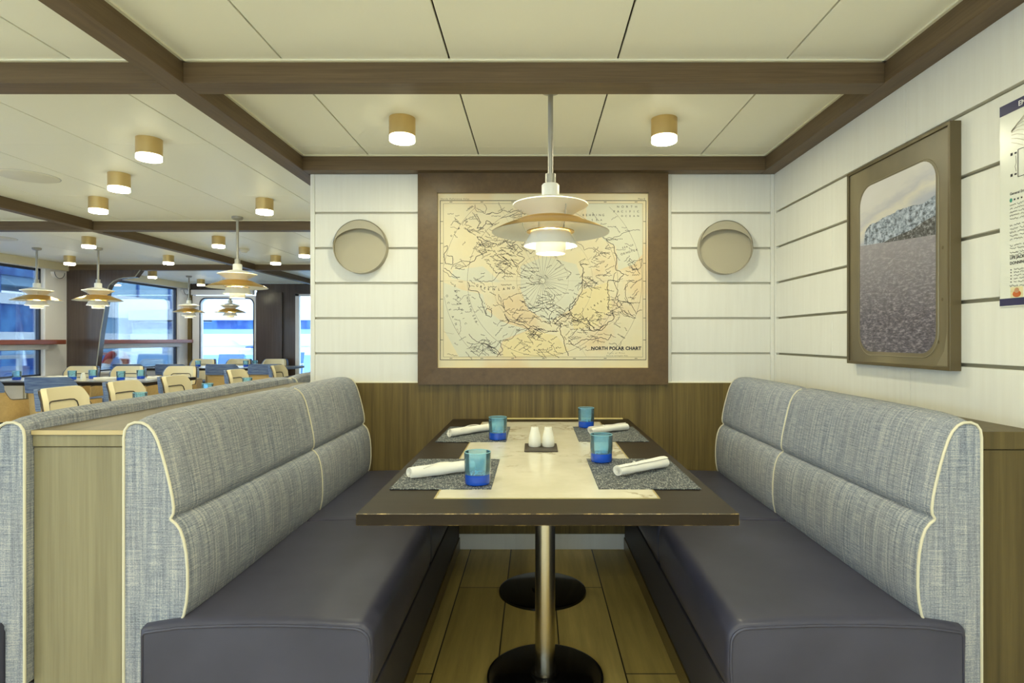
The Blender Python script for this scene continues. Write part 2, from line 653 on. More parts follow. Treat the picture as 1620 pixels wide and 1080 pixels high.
for y0, y1 in ((2.24, 5.03), (5.12, 7.95), (-0.66, 2.14)):
    mb.box(-3.82, LB0, y1 - s_, y1, ZC - 0.006, ZC + 0.002)
    mb.box(-3.82, LB0, y0, y0 + s_, ZC - 0.006, ZC + 0.002)
    mb.box(XL, -3.895, y1 - s_, y1, ZC - 0.006, ZC + 0.002)
struct('trim_%d' % (tn[0] + 1), mb, 'ceil_trim')
tn[0] += 1

# back wall of the booth: boards with open joints on either side of the map, wainscot below
WX0, WX1 = -1.283, XR


def boards_y(mb, x0, x1, yf, z0, z1):
    """boards on a wall facing -Y, joints at GROOVES"""
    zs = [z0] + [q for q in GROOVES if z0 < q < z1] + [z1]
    for i, (a, b) in enumerate(zip(zs, zs[1:])):
        mb.box(x0, x1, yf, yf + 0.02, a + (0.006 if i else 0), b - (0.006 if i < len(zs) - 2 else 0))


mb = MB()
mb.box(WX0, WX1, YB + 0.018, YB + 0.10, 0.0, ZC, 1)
for x0, x1 in ((WX0, -0.66), (0.755, WX1)):
    boards_y(mb, x0 + 0.026, x1 - 0.004 - (0.018 if x1 == WX1 else 0), YB, ZW, ZB)
    mb.box(x0, x0 + 0.025, YB - 0.001, YB + 0.02, ZW, ZB)
    mb.box(x1 - 0.003 - (0.018 if x1 == WX1 else 0), x1, YB - 0.001, YB + 0.02, ZW, ZB)
mb.box(-0.66, 0.755, YB, YB + 0.02, ZW, ZB)
wall_back = struct('wall_back', mb, ['board', 'groove_shade_pale'], bevel=0.0015, seg=1)
mb = MB()
xs = [WX0, -0.86, -0.43, 0.0, 0.43, 0.86, WX1]
mb.box(WX0, WX1, YB - 0.012, YB + 0.012, 0.09, ZW)
struct('trim_wainscot', mb, 'wainscot', bevel=0.002)
struct('trim_ledge', MB().box(WX0, WX1, YB - 0.006, YB + 0.012, ZW, ZW + 0.006), 'ceil_trim')
struct('baseboard_back', MB().box(WX0, WX1, YB - 0.008, YB + 0.012, 0.0, 0.088), 'board', bevel=0.002)

# right wall
mb = MB()
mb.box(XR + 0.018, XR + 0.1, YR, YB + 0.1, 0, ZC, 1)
zs = [ZW - 0.05] + GROOVES + [ZC]
for i, (a, b) in enumerate(zip(zs, zs[1:])):
    ys = [YR, 0.55, 1.62, 2.68, YB - 0.022] if i % 2 else [YR, 0.2, 2.12, YB - 0.022]
    if i == len(zs) - 2:
        ys = [YR, 0.2, 1.15, 2.145, YB - 0.022]
    for y0, y1 in zip(ys, ys[1:]):
        mb.box(XR, XR + 0.02, y0 + 0.0003, y1 - 0.0003, a + (0.006 if i else 0), b - (0.006 if b != ZC else 0))
mb.box(XR, XR + 0.02, YB - 0.021, YB, ZW - 0.05, ZC)
mb.box(XR, XR + 0.02, YR, YB, 0, ZW - 0.05)
struct('wall_right', mb, ['board', 'groove_shade'], bevel=0.0012, seg=1)

# rear wall behind the viewer with a wide window, and the closed side of the dining room
mb = MB()
mb.box(XL - 0.1, XR + 0.1, YR - 0.1, YR, 0, 0.8)
mb.box(XL - 0.1, XR + 0.1, YR - 0.1, YR, 2.1, ZC)
for x0, x1 in ((XL - 0.1, -6.0), (-3.0, -2.6), (1.0, XR + 0.1)):
    mb.box(x0, x1, YR - 0.1, YR, 0.8, 2.1)
struct('wall_rear', mb, 'board')
struct('wall_inner', MB().box(-1.22, -1.12, YB + 0.1, YE, 0, ZC), 'board')

# ------------------------------------------------------------------ ship's side with windows
WIN = [(-2.9, -0.7), (-0.2, 2.0), (2.5, 4.6), (5.1, 7.58), (8.15, 10.46)]
ZS, ZT = 0.72, 2.115
mb = MB()
T = 0.12
mb.box(XL - T, XL, YR, YE, 0, ZS)
mb.box(XL - T, XL, YR, YE, ZT, ZC)
ys = [YR] + [q for p in WIN for q in p] + [YE]
for a, b in zip(ys[0::2], ys[1::2]):
    mb.box(XL - T, XL, a, b, ZS, ZT)
struct('wall_left', mb, 'white_frame', bevel=0.003)
struct('trim_fascia', MB().box(XL, XL + 0.03, YR, YE, 2.125, ZC), 'fascia', bevel=0.002)
for i, (a, b) in enumerate(WIN):
    k = i + 1
    t = thing('window_%d' % k, 'ship side window', 'window', (XL, (a + b) / 2, ZS), kind='structure')
    del t['label'], t['category']
    f = MB()
    for y0, y1, z0, z1 in ((a, a + 0.03, ZS, ZT), (b - 0.03, b, ZS, ZT), (a, b, ZT - 0.03, ZT), (a, b, ZS, ZS + 0.02), (a, b, 1.055, 1.13)):
        f.box(XL - 0.08, XL - 0.04, y0, y1, z0, z1)
    f.build('window_gasket', 'rubber', t)
    f = MB()
    f.box(XL - 0.02, XL + 0.045, a - 0.03, b + 0.03, 1.062, 1.128)
    for y0 in (a - 0.035, b + 0.005):
        f.box(XL - 0.0, XL + 0.012, y0, y0 + 0.03, ZS, ZT)
    f.build('window_frame', 'white_frame', t, bevel=0.003)
    MB().box(XL - 0.02, XL + 0.16, a - 0.12, b + 0.17, 1.13, 1.19).build('window_rail', 'rail_wood', t, bevel=0.008)
    MB().box(XL - 0.064, XL - 0.058, a, b, ZS, ZT).build('window_pane', 'pane', t)
    MB().box(XL, XL + 0.05, a - 0.02, b + 0.02, ZS - 0.03, ZS).build('window_sill', 'white_frame', t)

# blind cases beside the windows
for i, (y, lab) in enumerate(((7.77, 'white blind motor cover on post beside the bulkhead'), (10.60, 'white blind motor cover on corner post by glazed door'))):
    t = thing('blind_motor_cover', lab, 'blind cover', (XL, y, 1.98), 'blind motor covers')
    pts = [(math.cos(a) * 0.085, math.sin(a) * 0.085) for a in [PI + PI * q / 16 for q in range(17)]]
    MB().prism([(y + p[0], 2.09 + p[1]) for p in pts], 'x', XL, XL + 0.05).build('cover', 'white_frame', t, bevel=0.004)
    MB().tube([(XL + 0.052, y + p[0] * 0.97, 2.09 + p[1] * 0.97) for p in pts], 0.004, 6).build('seal', 'rubber', t)

# bulkhead frame with a slanted, round-cornered opening
out = [(XL, 0), (-6.10, 0), (-6.0, 0.828), (-5.945, 1.28), (-5.893, 1.592), (-5.862, 1.80), (-5.85, 1.88), (-5.82, 1.94), (-5.77, 1.988), (-5.70, 2.02), (-5.63, 2.036), (-5.474, 2.047), (-5.402, ZB), (XL, ZB)]
bulk = struct('wall_bulkhead', MB().prism(out, 'y', 7.95, 8.05), 'dark_panel')
MB().tube([(p[0] + 0.008, 7.95, p[1]) for p in out[1:13]], 0.007, 6).build('edge_strip', 'rod_grey', bulk)

# end wall: glazed door, dark panels, window
D0, D1, DZ0, DZ1 = -6.16, -5.19, 0.2, 1.94
W0, W1 = -4.42, -3.35
mb = MB()
mb.box(XL, D0 - 0.16, YE, YE + 0.1, 0, ZC)
mb.box(D1 + 0.05, W0, YE, YE + 0.1, 0, ZC)
mb.box(D0 - 0.16, D1 + 0.05, YE, YE + 0.1, 2.10, ZC)
mb.box(W0, W1, YE, YE + 0.1, 2.03, ZC)
mb.box(W0, W1, YE, YE + 0.1, 0, 0.35)
mb.box(W1, -1.1, YE, YE + 0.1, 0, ZC)
mb.box(D1 + 0.06, -4.655, YE - 0.05, YE, 0, 2.06)
struct('wall_end', mb, 'dark_panel', bevel=0.003)
door = thing('door_1', 'x', 'x', ((D0 + D1) / 2, YE, 0), kind='structure')
del door['label'], door['category']


def rounded(x0, x1, z0, z1, r, n=6):
    p = []
    for cx, cz, a0 in ((x1 - r, z1 - r, 0), (x0 + r, z1 - r, 90), (x0 + r, z0 + r, 180), (x1 - r, z0 + r, 270)):
        for q in range(n + 1):
            a = math.radians(a0 + 90 * q / n)
            p.append((cx + r * math.cos(a), cz + r * math.sin(a)))
    return p


def ring_mesh(outer, inner, axis, a0, a1, mi=0):
    """frame between two outlines with the same number of points"""
    mb = MB()
    n = len(outer)

    def P(p, a):
        return {'x': (a, p[0], p[1]), 'y': (p[0], a, p[1]), 'z': (p[0], p[1], a)}[axis]
    v = [P(p, a0) for p in outer] + [P(p, a0) for p in inner] + [P(p, a1) for p in outer] + [P(p, a1) for p in inner]
    f = []
    for i in range(n):
        j = (i + 1) % n
        f += [(i, j, n + j, n + i), (2 * n + i, 3 * n + i, 3 * n + j, 2 * n + j), (i, 2 * n + i, 2 * n + j, j), (n + i, n + j, 3 * n + j, 3 * n + i)]
    return mb.add(v, f, mi)


ring_mesh(rounded(D0 - 0.15, D1 + 0.045, 0.0, 2.0, 0.005), rounded(D0, D1, DZ0, DZ1, 0.1), 'y', YE - 0.03, YE + 0.06).build('door_frame', 'white_frame', door)
ring_mesh(rounded(D0 - 0.02, D1 + 0.02, DZ0 - 0.02, DZ1 + 0.02, 0.11), rounded(D0, D1, DZ0, DZ1, 0.1), 'y', YE - 0.036, YE - 0.028).build('door_gasket', 'rubber', door)
MB().prism(rounded(D0, D1, DZ0, DZ1, 0.1), 'y', YE + 0.01, YE + 0.018).build('door_pane', 'pane', door)
MB().box(D0 - 0.14, D1 + 0.03, YE - 0.1, YE - 0.03, 2.01, 2.10).build('door_closer', 'white_frame', door, bevel=0.004)
MB().box(D0 - 0.26, D0 - 0.17, YE - 0.03, YE, 0, 2.1).build('door_jamb', 'kick', door)
w6 = thing('window_6', 'x', 'x', ((W0 + W1) / 2, YE, 0.35), kind='structure')
del w6['label'], w6['category']
f = MB()
f.box(W0, W0 + 0.07, YE - 0.02, YE + 0.06, 0.35, 2.03)
f.box(W1 - 0.07, W1, YE - 0.02, YE + 0.06, 0.35, 2.03)
f.box(W0, W1, YE - 0.02, YE + 0.06, 1.99, 2.03)
f.box(W0, W1, YE - 0.02, YE + 0.06, 0.35, 0.40)
f.build('window_frame', 'white_frame', w6, bevel=0.003)
MB().box(W0 + 0.06, W1 - 0.06, YE + 0.02, YE + 0.026, 0.38, 2.0).build('window_pane', 'pane', w6)

# ------------------------------------------------------------------ booth benches
PROF = [(0.0, 0.271), (0.0, 0.60), (0.0, 0.936), (0.003, 0.955), (0.012, 0.968), (0.028, 0.9745), (0.046, 0.9735), (0.061, 0.966), (0.075, 0.950), (0.087, 0.925), (0.098, 0.892),
        (0.108, 0.856), (0.118, 0.815), (0.126, 0.776), (0.1295, 0.748), (0.1285, 0.731), (0.1215, 0.7195), (0.1235, 0.713), (0.136, 0.703), (0.147, 0.688), (0.156, 0.662), (0.163, 0.625), (0.1665, 0.58),
        (0.167, 0.535), (0.164, 0.495), (0.157, 0.460), (0.148, 0.443), (0.137, 0.438), (0.115, 0.4385), (0.072, 0.436), (0.056, 0.428), (0.050, 0.415), (0.05, 0.271)]
CREASE = 16


def prof_normals(P):
    out = []
    n = len(P)
    for i in range(n):
        a, b = P[max(i - 1, 0)], P[min(i + 1, n - 1)]
        dx, dz = b[0] - a[0], b[1] - a[1]
        L = math.hypot(dx, dz) or 1
        out.append((-dz / L, dx / L))
    return out


PN = prof_normals(PROF)
PW = [0.0, 0.0, 0.0, 0.08, 0.7] + [1.0] * 5 + [0.85, 0.75, 0.65, 0.6, 0.55, 0.5, 0.35, 0.4] + [0.5] * 8 + [0.3, 0.15] + [0.0] * 8


def banquette(name, label, xr, s, y0, ysplit, y1, seat_edge, yseat):
    """xr: rear of the back, s: +1 facing +X; built in world coordinates"""
    t = thing(name, label, 'booth bench', (xr + s * 0.3, (y0 + y1) / 2, 0))
    arc = [0.0]
    for a, b in zip(PROF, PROF[1:]):
        arc.append(arc[-1] + math.hypot(b[0] - a[0], b[1] - a[1]))
    for (ya, yb, endcap) in ((y0, ysplit, True), (ysplit, y1, True)):
        mb = MB()
        ts = [0, 0.006, 0.02, 0.05, 0.12, 0.25, 0.4, 0.55, 0.7, 0.82, 0.9, 0.96, 0.985, 0.995, 1]
        v, uvv = [], []
        for t_ in ts:
            ea = t_ * (yb - ya)
            eb = (1 - t_) * (yb - ya)

            def puff(e, seam):
                return (0.013 + 0.006 * (1 - math.exp(-e / 0.03)) - 0.006 * math.exp(-e / 0.006)) if seam else 0.019 * (1 - math.exp(-e / 0.055)) - 0.004 * math.exp(-e / 0.006)
            k = min(puff(ea, ya > y0), puff(eb, yb < y1))
            y = ya + (yb - ya) * t_
            for i, p in enumerate(PROF):
                w_ = k * PW[i]
                v.append((xr + s * (p[0] + PN[i][0] * w_), y, p[1] + PN[i][1] * w_))
                uvv.append((y, arc[i]))
        n = len(PROF)
        f, uv = [], []
        for a in range(len(ts) - 1):
            for i in range(n):
                j = (i + 1) % n
                q = (a * n + i, a * n + j, (a + 1) * n + j, (a + 1) * n + i)
                f.append(q)
                uv.append([uvv[x] for x in q])
        mb.add(v, f, 0, True, uv)
        for base_ in (0, (len(ts) - 1) * n):
            q = [base_ + i for i in range(n)]
            vv = [v[x] for x in q]
            mb.add(vv, [tuple(range(n))], 0, False, [[(p[0] * s + 3.3, p[2]) for p in vv]])
        mb.build('backrest_panel', 'tweed', t)
    # piping round both ends and over the seam
    for y, ii in ((y0 - 0.001, range(0, 31)), (y1 - 0.004, range(4, 29))):
        MB().tube([(xr + s * (PROF[i][0] + PN[i][0] * 0.002), y, PROF[i][1] + PN[i][1] * 0.002) for i in ii], 0.0037, 7).build('piping', 'piping', t)
    MB().tube([(xr + s * (PROF[i][0] + PN[i][0] * 0.0115 * PW[i]), ysplit, PROF[i][1] + PN[i][1] * 0.0115 * PW[i]) for i in range(6, CREASE + 1)], 0.0037, 7).build('piping', 'piping', t)
    MB().tube([(xr + s * (PROF[i][0] + PN[i][0] * 0.0115 * PW[i]), ysplit, PROF[i][1] + PN[i][1] * 0.0115 * PW[i]) for i in range(CREASE + 1, 27)], 0.0037, 7).build('piping', 'piping', t)
    # seat cushions: rounded front edge, slight crown
    D = abs(seat_edge - xr)
    R = 0.045
    prof = [(0.053, 0.266), (0.053, 0.43), (0.06, 0.439), (0.09, 0.4445)]
    for q in range(1, 9):
        u = q / 9
        prof.append((0.09 + (D - R - 0.09) * u, 0.4445 + 0.015 * math.sin(PI * (0.12 + 0.72 * u))))
    zt = prof[-1][1] - 0.003
    for q in range(0, 7):
        a = PI / 2 * (1 - q / 6)
        prof.append((D - R + R * math.cos(a), zt - R + R * math.sin(a)))
    prof += [(D + 0.002, 0.35), (D, 0.30), (D - 0.004, 0.272), (D - 0.01, 0.266)]
    cx = sum(p[0] for p in prof) / len(prof)
    for ya, yb in ((yseat, 2.395), (2.396, y1)):
        mb = MB()
        v, f = [], []
        ring = [(0.0, 0.018), (0.004, 0.008), (0.012, 0.002), (0.03, 0.0)]
        rows = [(ya + r[0], r[1]) for r in ring] + [(yb - r[0], r[1]) for r in reversed(ring)]
        n = len(prof)
        for y, ins in rows:
            for i, p in enumerate(prof):
                fx = (p[0] - cx) / (D / 2)
                fz = (p[1] - 0.36) / 0.09
                v.append((xr + s * (p[0] - ins * max(-1, min(1, fx))), y, p[1] - ins * max(-1, min(1, fz))))
        for a in range(len(rows) - 1):
            for i in range(n):
                j = (i + 1) % n
                f.append((a * n + i, a * n + j, (a + 1) * n + j, (a + 1) * n + i))
        mb.add(v, f, 0, True)
        for b_ in (0, (len(rows) - 1) * n):
            mb.add([v[b_ + i] for i in range(n)], [tuple(range(n))], 0, False)
        mb.build('seat_cushion', 'leather', t)
    pts = []
    for i, p in enumerate(prof):
        fx = max(-1, min(1, (p[0] - cx) / (D / 2)))
        fz = max(-1, min(1, (p[1] - 0.36) / 0.09))
        pts.append((xr + s * (p[0] - 0.014 * fx), yseat + 0.001, p[1] - 0.014 * fz))
    MB().tube(pts, 0.0042, 6, closed=True).build('seat_piping', 'leather', t)
    # base and kick strip
    eb = xr + s * (D - 0.002)
    MB().box(xr + s * 0.004, eb, y0 + 0.03, y1, 0.073, 0.262).build('base_panel', 'leather_dark', t, bevel=0.004)
    MB().box(xr + s * 0.01, eb + s * 0.004, y0 + 0.028, y1, 0.0, 0.072).build('kick_strip', 'kick', t)
    return t


ben_r = banquette('booth_bench', 'tweed booth bench with navy seat along the white board wall, under the sea photograph', 1.196, -1, 1.56, 2.50, 3.308, 0.509, 1.53)
ben_l = banquette('booth_bench', 'tweed booth bench with navy seat, backing onto the wooden divider towards the dining room', -1.10, 1, 1.56, 2.54, 3.308, -0.4273, 1.53)
ben_d = dup(ben_r, (-1.37 - 0.3, ben_r.location.y, 0), label='tweed bench on the dining room side of the wooden divider, its back seen from behind')
ben_e = dup(ben_r, (-1.37 - 0.3, ben_r.location.y + 1.795, 0), label='far bench in line behind the booth wall, only a stub of its rolled top showing')

# wooden dividers behind the benches
t = thing('bench_divider', 'wooden divider box with pale cap edge between the two bench backs', 'divider', (-1.235, 2.4, 0))
MB().box(-1.368, -1.103, 1.588, YB - 0.013, 0, 0.905).build('body', 'box_wood', t, bevel=0.002)
MB().box(-1.368, -1.103, 1.584, YB - 0.013, 0.907, 0.938).build('band', 'box_wood', t, bevel=0.0015)
q = MB().box(-1.369, -1.102, 1.580, YB - 0.013, 0.939, 0.952).build('cap', ['cap_wood', 'cap_edge'], t, bevel=0.001)
for p in q.data.polygons:
    if p.normal.y < -0.9:
        p.material_index = 1
t = thing('bench_ledge', 'brown wooden ledge box between bench back and the white board wall', 'ledge', (1.28, 2.4, 0))
MB().box(1.2, XR - 0.002, 1.572, YB - 0.013, 0, 0.90).build('body', 'ledge_wood', t, bevel=0.002)
MB().box(1.2, XR - 0.002, 1.568, YB - 0.013, 0.902, 0.95).build('cap', 'ledge_wood', t, bevel=0.002)

# ------------------------------------------------------------------ booth table
TZ = 0.746
TX0, TX1, TY0, TY1 = -0.466, 0.533, 1.512, 3.30
t = thing('booth_table', 'dark wood booth table with cream marble inlay on two steel posts', 'table', (0.035, 2.4, 0))
q = MB().box(TX0, TX1, TY0, TY1, TZ - 0.032, TZ).build('tabletop', ['table_wood', 'table_edge'], t)
q.modifiers.new('edge', 'BEVEL').width = 0.0022
q.modifiers['edge'].segments = 1
q.modifiers['edge'].material = 1
MB().box(-0.287, 0.357, 1.652, 3.18, TZ - 0.004, TZ + 0.0012).build('brass_trim', 'brass', t)
MB().box(-0.281, 0.351, 1.658, 3.174, TZ - 0.003, TZ + 0.0016).build('marble_inlay', 'marble', t)
MB().box(-0.16, 0.50, 3.294, 3.312, TZ - 0.01, TZ + 0.006).build('back_glint_strip', 'brass', t, bevel=0.004)  # strip added to stand for the lamp's glint on the back edge
for y in (2.07, 2.77):
    MB().lathe([(0, TZ - 0.032), (0.0355, TZ - 0.032), (0.0355, 0.012), (0, 0.012)], (0.037, y, 0)).build('post', 'steel', t)
    MB().lathe([(0, 0.022), (0.05, 0.022), (0.05, 0.014), (0.195, 0.013), (0.206, 0.009), (0.208, 0.0), (0, 0.0)], (0.037, y, 0), 72).build('base_disc', 'black_gloss', t)
    MB().box(0.037 - 0.3, 0.037 + 0.3, y - 0.04, y + 0.04, TZ - 0.042, TZ - 0.033).build('mounting_plate', 'black_gloss', t)

# placemats
for x0, x1, y0, y1, rz, lab in ((-0.437, -0.131, 1.749, 2.187, 0, 'grey woven placemat at front of table near the divider-side bench'),
                                (-0.436, -0.126, 2.5515, 2.992, 0, 'grey woven placemat at wall end of table near the divider-side bench'),
                                (0.1935, 0.5015, 1.750, 2.192, -0.005, 'grey woven placemat at front of table near the bench under the photograph'),
                                (0.195, 0.504, 2.56, 2.988, -0.004, 'grey woven placemat at wall end of table near the bench under the photograph')):
    cx, cy = (x0 + x1) / 2, (y0 + y1) / 2
    mb = MB().box(-(x1 - x0) / 2, (x1 - x0) / 2, -(y1 - y0) / 2, (y1 - y0) / 2, 0, 0.0018)
    o = mb.build('placemat', 'mat_weave')
    o.location = (cx, cy, TZ + 0.0017)
    o.rotation_euler = (0, 0, rz)
    tag(o, lab, 'placemat', 'woven placemats on the booth table')


# tumblers
def tumbler(label, loc, group, rz=0.0):
    t = thing('glass_tumbler', label, 'glass', (0, 0, 0), group)
    R, H = 0.0415, 0.1
    mb = MB().lathe([(R - 0.002, 0.033), (R - 0.0005, 0.05), (R, H - 0.001), (R - 0.001, H), (R - 0.0025, H - 0.001), (R - 0.003, 0.05), (R - 0.005, 0.035), (0.02, 0.031), (0, 0.030)], n=48)
    mb.build('bowl', 'aqua', t)
    mb = MB().lathe([(0, 0.001), (R - 0.008, 0.0), (R - 0.003, 0.003), (R - 0.0015, 0.012), (R - 0.002, 0.0328), (0.03, 0.0305), (0.0, 0.0295)], n=48)
    mb.build('base', 'cobalt', t)
    mb = MB()
    rnd = random.Random(3)
    for k in range(40):
        a, r = rnd.random() * 2 * PI, 0.036 * math.sqrt(rnd.random())
        s = 0.0012 + 0.0012 * rnd.random()
        mb.lathe([(0, -s), (s * 0.8, -s * 0.5), (s, 0), (s * 0.8, s * 0.5), (0, s)], (r * math.cos(a), r * math.sin(a), 0.0332 + 0.002 * rnd.random()), 6)
    mb.build('bubbles', 'bubbles', t)['kind'] = 'stuff'
    MB().tube([((R - 0.0012) * math.cos(2 * PI * k / 40), (R - 0.0012) * math.sin(2 * PI * k / 40), H) for k in range(40)], 0.0011, 6, closed=True).build('rim', 'rim_glass', t)
    t.location = loc
    return t


ZG = TZ + 0.0036
GL = 'blue tumblers on the booth table'
tum = tumbler('blue glass tumbler standing by the napkin at front of table, divider side', (-0.178, 1.81, ZG), GL)
dup(tum, (-0.166, 2.61, ZG), 1.0, 'blue glass tumbler at wall end of table on the divider side')
dup(tum, (0.245, 2.14, ZG), 2.0, 'blue glass tumbler at inner corner of the front placemat on the photograph side')
dup(tum, (0.262, 2.965, ZG), 3.0, 'blue glass tumbler closest to the panelled wall, photograph side')


# rolled napkins
def napkin(label, p0, p1, seed, r=0.021):
    rnd = random.Random(seed)
    a, b = Vector((p0[0], p0[1], 0)), Vector((p1[0], p1[1], 0))
    d = (b - a)
    L = d.length
    ang = math.atan2(d.y, d.x)
    t = thing('rolled_napkin', label, 'napkin', (p0[0], p0[1], ZG), 'rolled napkins on the placemats', ang)
    mb = MB()
    NS, NT, TH = 18, 64, 0.0036
    v, f = [], []
    ph = [rnd.random() * 6 for _ in range(6)]
    turns = 2.6
    for i in range(NS + 1):
        u = i / NS
        x = L * u
        k = 1 + 0.05 * math.sin(5 * u + ph[0]) + 0.03 * math.sin(17 * u + ph[1]) + 0.06 * (u - 0.5) - 0.06 * math.exp(-((u - 0.62) / 0.1) ** 2) * (seed % 2)
        for side in (0, 1):
            for j in range(NT + 1):
                q = j / NT
                th = q * turns * 2 * PI + ph[2]
                rr = (0.006 + (r - 0.006) * q) - (TH if side else 0) * (0.6 + 0.4 * q)
                rr *= k * (1 + 0.03 * math.sin(3 * th + 6 * u + ph[3]))
                xx = x + (0.004 * math.sin(th + ph[4]) if i in (0, NS) else 0)
                v.append((xx, rr * math.cos(th), r * 0.97 + rr * math.sin(th) * 0.95))
    W = NT + 1
    for i in range(NS):
        for j in range(NT):
            o0 = i * 2 * W
            o1 = (i + 1) * 2 * W
            f.append((o0 + j, o0 + j + 1, o1 + j + 1, o1 + j))
            f.append((o0 + W + j, o1 + W + j, o1 + W + j + 1, o0 + W + j + 1))
        f.append((i * 2 * W + NT, i * 2 * W + W + NT, (i + 1) * 2 * W + W + NT, (i + 1) * 2 * W + NT))
        f.append((i * 2 * W, (i + 1) * 2 * W, (i + 1) * 2 * W + W, i * 2 * W + W))
    for i in (0, NS):
        for j in range(NT):
            o0 = i * 2 * W
            f.append((o0 + j, o0 + j + 1, o0 + W + j + 1, o0 + W + j))
    mb.add(v, f, 0, True)
    o = mb.build('roll', 'napkin', None, sharp=50)
    o.parent = t
    # flap edge lying diagonally over the roll
    pts = []
    for i in range(15):
        u = i / 14
        th = 2.5 - 2.2 * u
        rr = r * 1.03
        pts.append((L * (0.30 + 0.1 * u) if seed % 2 else L * (0.2 + 0.6 * u), rr * math.cos(th), r * 0.97 + rr * math.sin(th) * 0.95))
    o = MB().tube(pts, 0.0016, 5).build('flap_edge', 'napkin', None)
    o.parent = t
    return t


napkin('white napkin roll on the front placemat, divider side', (-0.405, 1.872), (-0.215, 1.985), 2)
napkin('white napkin roll at wall end of table, divider side', (-0.392, 2.672), (-0.205, 2.87), 4)
napkin('white napkin roll with a folded band on the front placemat, photograph side', (0.270, 1.895), (0.455, 2.035), 5)
napkin('white napkin roll crossing the placemat at wall end, photograph side', (0.262, 2.735), (0.455, 2.875), 7, 0.02)

# salt and pepper on a tray
o = MB().box(-0.068, 0.068, -0.084, 0.084, 0, 0.006).build('condiment_tray', 'tray', None, bevel=0.003)
o.location = (0.0255, 2.408, TZ + 0.0018)
tag(o, 'small dark rectangular tray under the salt and pepper shakers', 'tray')
SHK = [(0, 0), (0.0235, 0), (0.0258, 0.004), (0.0262, 0.018), (0.0245, 0.038), (0.0205, 0.056), (0.0168, 0.07), (0.016, 0.077), (0.0148, 0.0805), (0, 0.081)]


def shaker(label, x, holes):
    t = thing('condiment_shaker', label, 'shaker', (x, 2.42, TZ + 0.008), 'ceramic shakers on the tray')
    MB().lathe([(r, z) for r, z in SHK], (x, 2.42, TZ + 0.008)).build('body', 'ceramic', t)
    for k in range(holes):
        a = 2 * PI * k / holes
        rr = 0.007 if holes > 1 else 0
        MB().lathe([(0, 0.0002), (0.0013, 0.0), (0.0013, -0.001), (0, -0.001)], (x + rr * math.cos(a), 2.42 + rr * math.sin(a), TZ + 0.008 + 0.0812), 8).build('pour_hole', 'hole', t)


shaker('white ceramic shaker on the tray, on its divider side', 0.0, 3)
shaker('white ceramic shaker on the tray, on its photograph side', 0.056, 5)

# ------------------------------------------------------------------ ceiling lights
DLG = 'brass ceiling downlights'
dl = thing('downlight', 'brass drum downlight in the booth ceiling near the divider side', 'downlight', (0, 0, 0), DLG)
MB().lathe([(0, 0), (0.06, 0), (0.06, -0.082), (0.056, -0.086), (0.0, -0.086)], n=40).build('housing', 'brass_satin', dl)
MB().lathe([(0.0585, -0.0835), (0.0592, -0.106), (0.058, -0.108), (0.053, -0.108), (0.053, -0.087)], n=40).build('diffuser_ring', 'diffuser_rim', dl)
MB().lathe([(0, -0.112), (0.03, -0.1105), (0.0525, -0.107), (0.0525, -0.100), (0, -0.100)], n=40).build('diffuser', 'diffuser', dl)
dl.location = (-0.615, 2.70, ZC)
M['diffuser_fill'] = mat('glowing_fill_diffuser', (1, 1, 1, 1), 0.5, emit=LAMP_COL, estr=FILL_STRENGTH)
DL = [(0.603, 2.71, 'brass drum downlight in the booth ceiling near the white board wall'),
      (-1.976, 2.98, 'largest brass downlight over the dining room aisle beside the booth'),
      (-2.58, 3.61, 'second of three brass downlights running diagonally from the booth beam'),
      (-3.17, 4.224, 'third of three brass downlights in diagonal line, by the long beam'),
      (-1.98, 4.262, 'brass downlight above the large dining pendant, beside the booth wall'),
      (-4.486, 5.85, 'brass downlight between window table pendants and the cross beam'),
      (-5.75, 7.19, 'brass downlight in front of the bulkhead by its window post'),
      (-3.17, 5.83, 'brass downlight just behind the cross beam, beside the large pendant rod'),
      (-4.497, 7.14, 'brass downlight in front of the bulkhead beam over the opening'),
      (-3.19, 7.16, 'brass downlight deep in the dining room right before the far beam'),
      (-2.583, 6.52, 'brass downlight half hidden at the edge of the booth wall'),
      (-5.76, 8.76, 'small brass downlight behind the bulkhead opening'),
      (-5.74, 10.0, 'tiny brass downlight above the glazed door')]
for x, y, lab in DL:
    dup(dl, (x, y, ZC), label=lab)
for x in (-5.2, -3.2, -0.62, 0.6):  # extra downlights added out of view as fill light
    for y in (0.9, -0.9, -2.5) if x < -1 else (0.95, -1.4, -2.8):
        q = dup(dl, (x, y, ZC), label='added unseen brass drum downlight for fill light behind the viewpoint', group='added fill downlights behind the viewpoint')
        for c in kids(q):
            if c.name.split('.')[0] == 'diffuser':
                c.data = c.data.copy()
                c.data.materials[0] = M['diffuser_fill']


# layered pendant lamps
def shell(prof, th, n=56):
    """thin shell of revolution: profile out, then back on the inside"""
    P = prof
    N = prof_normals(P)
    back = [(max(0.001, p[0] + q[0] * th), p[1] + q[1] * th) for p, q in zip(P, N)]
    return list(P) + list(reversed(back)) + [P[0]]


